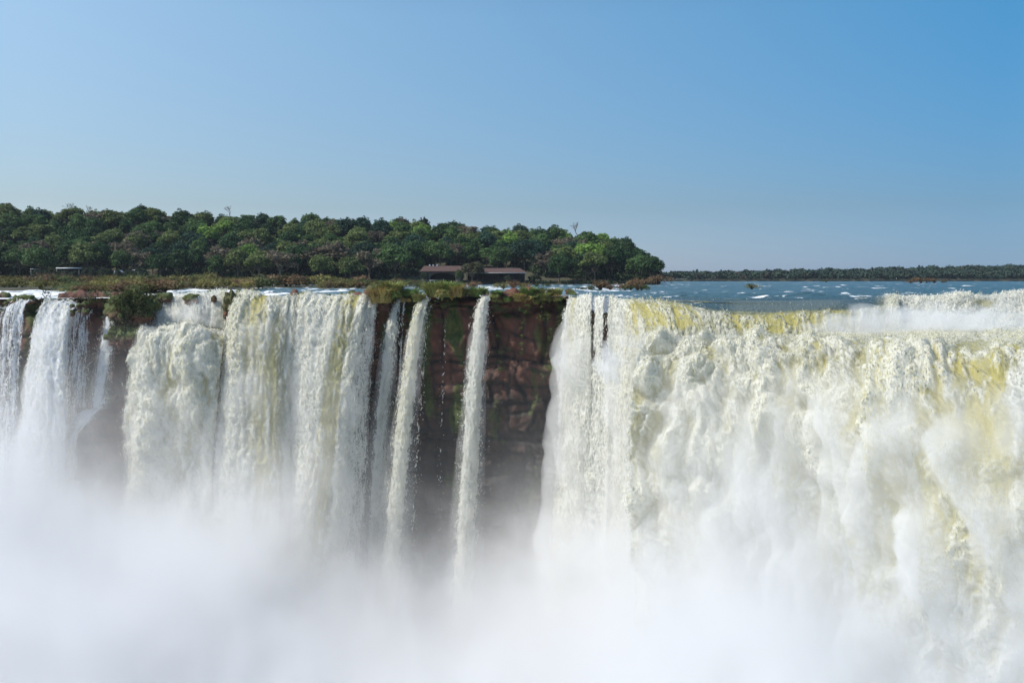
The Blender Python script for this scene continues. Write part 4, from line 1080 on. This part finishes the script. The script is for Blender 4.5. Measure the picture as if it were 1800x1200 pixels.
def box(x0, x1, y0, y1, z0, z1):
    v = np.array([[x, y, z] for x in (x0, x1) for y in (y0, y1) for z in (z0, z1)], float)
    f = np.array([[0, 1, 3, 2], [4, 6, 7, 5], [0, 4, 5, 1], [2, 3, 7, 6], [0, 2, 6, 4], [1, 5, 7, 3]])
    return v, f
def merge(parts):
    vs, fs, o = [], [], 0
    for v, f in parts: vs.append(v); fs.append(f + o); o += len(v)
    return np.concatenate(vs), np.concatenate(fs)
def solid(name, parts, mat, parent): 
    v, f = merge(parts); return mesh_from(name, v, f, mat, parent=parent)
def gable(x0, x1, y0, y1, ze, zr, th=.25, hip=2.0):
    """hipped roof slab"""
    ym = (y0 + y1) / 2
    a = np.array([[x0, y0, ze], [x1, y0, ze], [x1, y1, ze], [x0, y1, ze], [x0 + hip, ym, zr], [x1 - hip, ym, zr]], float)
    b = a - [0, 0, th]
    v = np.concatenate([a, b])
    f = [[0, 1, 5, 4], [2, 3, 4, 5], [1, 2, 5, 5], [3, 0, 4, 4], [6, 10, 11, 7], [8, 11, 10, 9], [7, 11, 11, 8], [9, 10, 10, 6], [0, 6, 7, 1], [1, 7, 8, 2], [2, 8, 9, 3], [3, 9, 6, 0]]
    return v, f
def poly_obj(name, v, f, mat, parent):
    me = bpy.data.meshes.new(name); me.from_pydata([tuple(p) for p in v], [], [tuple(dict.fromkeys(q)) for q in f]); me.update(); me.materials.append(mat)
    o = bpy.data.objects.new(name, me); COL.objects.link(o); o.parent = parent; return o
DB = 421.0
zx = lambda py: float(Z(py, DB))
# arched pavilion
b1 = tag(empty("pavilion"), "brown roofed pavilion with one wide arch on the river bank", "building")
x0, x1 = X(741, DB), X(813, DB)
v, f = gable(x0 - .6, x1 + .6, DB - .8, DB + 9, zx(476.5), zx(467), .3, 1.5); poly_obj("roof", v, f, M_ROOF, b1)
ax0, ax1 = X(757, DB), X(801, DB); cxx = (ax0 + ax1) / 2; hw = (ax1 - ax0) / 2
zt, zs, zb = zx(477.8), zx(488), -1.0
# wall with an arched opening, front face strips and back, given thickness
n = 24; th = np.linspace(np.pi, 0, n + 1); arc = [(cxx + hw * math.cos(t), zs + (zx(479.5) - zs) * math.sin(t)) for t in th]
parts = [box(x0, ax0, DB, DB + .5, zb, zt), box(ax1, x1, DB, DB + .5, zb, zt)]
for (xa, za), (xb, zb2) in zip(arc[:-1], arc[1:]):
    vv = np.array([[xa, DB, za], [xa, DB, zt], [xa, DB + .5, za], [xa, DB + .5, zt], [xb, DB, zb2], [xb, DB, zt], [xb, DB + .5, zb2], [xb, DB + .5, zt]])
    parts.append((vv, np.array([[0, 1, 3, 2], [4, 6, 7, 5], [0, 4, 5, 1], [2, 3, 7, 6], [0, 2, 6, 4], [1, 5, 7, 3]])))
solid("wall", parts, M_WALLP, b1)
solid("rear_wall", [box(x0, x1, DB + 8, DB + 8.4, zb, zt)], M_DARKW, b1)
solid("side_wall", [box(x0, x0 + .4, DB + .5, DB + 8, zb, zt)], M_WALLP, b1); solid("side_wall", [box(x1 - .4, x1, DB + .5, DB + 8, zb, zt)], M_WALLP, b1)
for px in (755, 761, 768):
    solid("roof_vent", [box(X(px, DB) - .25, X(px, DB) + .25, DB + 3.8, DB + 4.4, zx(468), zx(465.6)), box(X(px, DB) - .38, X(px, DB) + .38, DB + 3.7, DB + 4.5, zx(465.6), zx(465.0))], M_WHITE, b1)
# long low pavilion
b2 = tag(empty("pavilion"), "long low brown roofed pavilion with pale eave and dark open front", "building")
x0, x1 = X(817, DB), X(926, DB)
v, f = gable(x0, x1, DB - .8, DB + 9, zx(479), zx(471), .18, 3.0); poly_obj("roof", v, f, M_ROOF, b2)
solid("eave", [box(x0, x1, DB - .95, DB - .82, zx(480.6), zx(479))], mat_simple("pale_eave", (.42, .40, .37), .7), b2)
solid("rear_wall", [box(x0 + 1, x1 - 1, DB + 7, DB + 7.3, -1, zx(480))], M_DARKW, b2)
solid("floor", [box(x0 + .5, x1 - .5, DB, DB + 7, -1, .9)], M_DARKW, b2)
for i in range(12):
    xx = x0 + 1 + (x1 - x0 - 2) * i / 11
    solid("post", [box(xx - .14, xx + .14, DB - .3, DB, .9, zx(480.6))], M_DARKW, b2)
solid("railing", [box(x0 + 1, x1 - 1, DB - .42, DB - .34, 1.9, 2.0), box(x0 + 1, x1 - 1, DB - .42, DB - .34, 1.4, 1.46)], M_DARKW, b2)
# bright boat moored under the arch
bt = tag(empty("boat"), "small white and blue boat moored below the arch", "boat")
xb0, xb1 = X(752, DB - 5), X(777, DB - 5); yb = DB - 5
hullv = []
for i in range(9):
    s = i / 8; w_ = 1.0 * math.sin(math.pi * min(1, .15 + s * .85)) ** .5; xx = xb0 + (xb1 - xb0) * s
    hullv += [[xx, yb - w_, .55 + .25 * s ** 3], [xx, yb - w_ * .6, -.15], [xx, yb + w_ * .6, -.15], [xx, yb + w_, .55 + .25 * s ** 3]]
hf = []
for i in range(8):
    a = i * 4
    hf += [[a, a + 4, a + 5, a + 1], [a + 1, a + 5, a + 6, a + 2], [a + 2, a + 6, a + 7, a + 3], [a + 3, a + 7, a + 4, a]]
mesh_from("hull", np.array(hullv), np.array(hf), mat_simple("blue_grey_hull", (.25, .38, .46), .5), parent=bt)
solid("canopy", [box(xb0 + .8, xb1 - .8, yb - .8, yb + .8, 1.75, 1.85)], M_WHITE, bt)
for s in (.2, .5, .8):
    xx = xb0 + (xb1 - xb0) * s
    for yy in (-.7, .7): solid("canopy_post", [box(xx - .04, xx + .04, yb + yy - .04, yb + yy + .04, .5, 1.75)], M_WHITE, bt)
# white canopy roofs among the trees on the left
M_POST = mat_simple('grey_metal_post', (.16, .17, .17), .6)
def canopy(label, px0, px1, ytop, D, post=True, th=.35):
    r = tag(empty("canopy_shelter"), label, "shelter")
    xa, xb = X(px0, D), X(px1, D); zt = float(Z(ytop, D)); g = float(hill_z((px0 + px1) / 2, D))
    solid("roof", [box(xa, xb, D, D + 5, zt - th, zt)], M_WHITE, r)
    for xx in (xa + .15, xb - .35):
        for yy in (D + .15, D + 4.5): solid("post", [box(xx, xx + .16, yy, yy + .16, g - .5, zt - th)], M_POST, r)
    solid("rear_wall", [box(xa + .3, xb - .3, D + 4.9, D + 4.96, g, zt - th)], M_GLASS, r)
canopy("long white flat canopy with a corner post among bank trees", 102, 143, 470.5, 421)
canopy("short white strip of roof half hidden at far left", 57, 65, 472.5, 424, th=.2)
def parked(label, px, py, D, col):
    r = tag(empty("parked_van"), label, "van"); c = P(px, py, D); x_, z_ = c[0], c[2]
    v, f = box(x_ - 1.3, x_ + 1.3, D, D + 1.8, z_ - .9, z_); 
    vv = np.array([[x_ - 2.2, D, z_ - 1.6], [x_ + 2.2, D, z_ - 1.6], [x_ + 2.15, D, z_ - .8], [x_ + 1.2, D, z_ - .75], [x_ + .7, D, z_], [x_ - 2.0, D, z_], [x_ - 2.2, D, z_ - .8]])
    back = vv + [0, 1.8, 0]; n_ = len(vv); fs = [list(range(n_)), list(range(2 * n_ - 1, n_ - 1, -1))] + [[i, i + n_, (i + 1) % n_ + n_, (i + 1) % n_] for i in range(n_)]
    poly_obj("body", np.concatenate([vv, back]), fs, mat_simple("van_paint", col, .3), r)
    solid("window", [box(x_ - 1.8, x_ + .6, D - .02, D, z_ - .7, z_ - .15)], M_GLASS, r)
    for s in (-1.4, 1.4):
        a = np.linspace(0, 2 * np.pi, 15)[:-1]; ring = np.stack([x_ + s + .34 * np.cos(a), 0 * a + D - .05, z_ - 1.6 + .34 * np.sin(a)], -1)
        poly_obj("wheel", np.concatenate([ring, ring + [0, .3, 0]]), [list(range(14)), list(range(27, 13, -1))] + [[i, i + 14, (i + 1) % 14 + 14, (i + 1) % 14] for i in range(14)], M_DARKW, r)
parked("white van glimpsed between bank trees, left of a blue-grey one", 209, 475, 419.5, (.8, .8, .8))
parked("blue-grey van glimpsed between bank trees, right of a white one", 220, 479, 419.2, (.45, .55, .65))
parked("far white van roof glimpsed between bank trees", 240, 474, 419.8, (.75, .78, .8))

# ------------------------------------------------------------------ mist in the gorge
def build_mist():
    x0, x1, y0, y1, z0, z1 = -170, 130, 30, 158, -66, -3
    v = np.array([[x, y, z] for x in (x0, x1) for y in (y0, y1) for z in (z0, z1)], float)
    f = np.array([[0, 1, 3, 2], [4, 6, 7, 5], [0, 4, 5, 1], [2, 3, 7, 6], [0, 2, 6, 4], [1, 5, 7, 3]])
    k = NT("spray_mist")
    pos = k.n("ShaderNodeNewGeometry").outputs['Position']
    sep = k.n("ShaderNodeSeparateXYZ"); k.put(sep.inputs[0], pos)
    xf = k.rng(sep.outputs[0], -100, 60, 0, 1)
    cr = k.n("ShaderNodeValToRGB"); k.put(cr.inputs[0], xf)
    stops = [(-100, -31), (-60, -33), (-34, -38), (-20, -45), (-6, -46), (6, -43), (13, -35), (20, -31), (30, -36), (42, -47), (60, -58)]
    while len(cr.color_ramp.elements) < len(stops): cr.color_ramp.elements.new(.5)
    for e, (xx, zz) in zip(cr.color_ramp.elements, stops):
        e.position = (xx + 100) / 160; g = (zz + 70) / 70; e.color = (g, g, g, 1)
    top = k.math('SUBTRACT', k.math('MULTIPLY', cr.outputs[0], 70.0), 70.0)
    n1 = k.noise(pos, 0.05, 4, 0.55, 0.6)
    n2 = k.noise(k.mapping(pos, (1, 1, .7)), 0.16, 3, 0.6, 0.8)
    h = k.math('SUBTRACT', top, sep.outputs[2])                       # metres below the cloud's top
    h = k.math('ADD', h, k.math('MULTIPLY', k.math('SUBTRACT', n1, .5), 40.0))
    ex = k.math('POWER', 2.718, k.math('MULTIPLY', k.math('MINIMUM', h, 0.0), 1 / 5.0))
    core = k.math('MULTIPLY', ex, k.rng(n2, .35, .65, .13, .30))
    wisp = k.math('MULTIPLY', k.rng(n2, .46, .72), k.rng(h, -20, -2, 0, .06))
    leftm = k.math('MULTIPLY', k.rng(sep.outputs[0], -30, -75, 0, .020), k.rng(h, -26, -6, 0.0, 1))
    d = k.math('ADD', k.math('ADD', core, wisp), leftm)
    vs = k.n("ShaderNodeVolumeScatter", i_Color=C4(.9998, .976, .938), i_Anisotropy=0.1); k.put(vs.inputs['Density'], d)
    k.put(k.out.inputs['Volume'], vs.outputs[0])
    o = mesh_from("mist", v, f, k.m)
    tag(o, "white spray mist filling the gorge below the falls", "mist", kind="stuff")
build_mist()
def spray_cloud(label, px, py, D, rx, ry, rz, dens, seed):
    n, m = 48, 30
    th, ph = np.meshgrid(np.linspace(0, 2 * np.pi, n + 1)[:-1], np.linspace(0.02, np.pi - .02, m))
    d = np.stack([np.sin(ph) * np.cos(th), np.sin(ph) * np.sin(th), np.cos(ph)], -1)
    rr = 1 + .7 * fbm(d[..., 0] * 1.8 + seed, d[..., 1] * 1.8, d[..., 2] * 1.8, 4)
    v = d * rr[..., None] * np.array([rx, ry, rz]) + P(px, py, D)
    i = np.arange(m * n).reshape(m, n); i2 = np.roll(i, -1, 1)
    f = np.stack([i[:-1], i[1:], i2[1:], i2[:-1]], -1).reshape(-1, 4)
    k = NT("spray_cloud"); vs = k.n("ShaderNodeVolumeScatter", i_Color=C4(.999, .992, .98), i_Density=dens); k.put(k.out.inputs['Volume'], vs.outputs[0])
    vv = v.reshape(-1, 3)
    cap0 = np.stack([i[0], i2[0], np.full(n, m * n), np.full(n, m * n)], -1)[:, :3]; cap1 = np.stack([i2[-1], i[-1], np.full(n, m * n + 1)], -1)
    vv = np.concatenate([vv, v[0].mean(0)[None], v[-1].mean(0)[None]])
    tri = np.concatenate([f[:, [0, 1, 2]], f[:, [0, 2, 3]], cap0, cap1])
    o = mesh_from("spray_cloud", vv, tri, k.m, True)
    import bmesh
    b_ = bmesh.new(); b_.from_mesh(o.data); bmesh.ops.recalc_face_normals(b_, faces=b_.faces); b_.to_mesh(o.data); b_.free()
    tag(o, label, "spray", kind="stuff")
for q, (px_, py_, D_, r_) in enumerate(((1490, 585, 115, 3.2), (1560, 575, 117, 3.8), (1640, 572, 117, 4.0), (1720, 578, 117, 3.4), (1180, 612, 115, 2.6), (1260, 606, 114, 2.4))):
    spray_cloud("white spray cloud drifting over the foaming shelf of the great cataract", px_, py_, D_, r_ * 1.7, r_ * .7, r_ * .62, .16, q * 3.7)
spray_cloud("white spray cloud at the foot of the upper cascade on the left", 322, 560, 149.2, 4.2, .9, 1.6, .35, 31.)
spray_cloud("white puff of spray bursting beside the great cataract's left end", 1072, 640, 119, 1.6, 1.2, 2.2, .5, 41.)

# ------------------------------------------------------------------ the hazy air itself
def build_haze():
    v = np.array([[x, y, z] for x in (-2700, 2700) for y in (-200, 2900) for z in (-73, 52)], float)
    f = np.array([[0, 1, 3, 2], [4, 6, 7, 5], [0, 4, 5, 1], [2, 3, 7, 6], [0, 2, 6, 4], [1, 5, 7, 3]])
    k = NT("haze_air")
    pv = k.n("ShaderNodeVolumePrincipled", i_Color=C4(.80, .88, 1.0), i_Density=0.00005)
    k.put(k.out.inputs['Volume'], pv.outputs[0])
    tag(mesh_from("haze", v, f, k.m), "thin blue air haze over river and forest", "haze", kind="stuff")
build_haze()
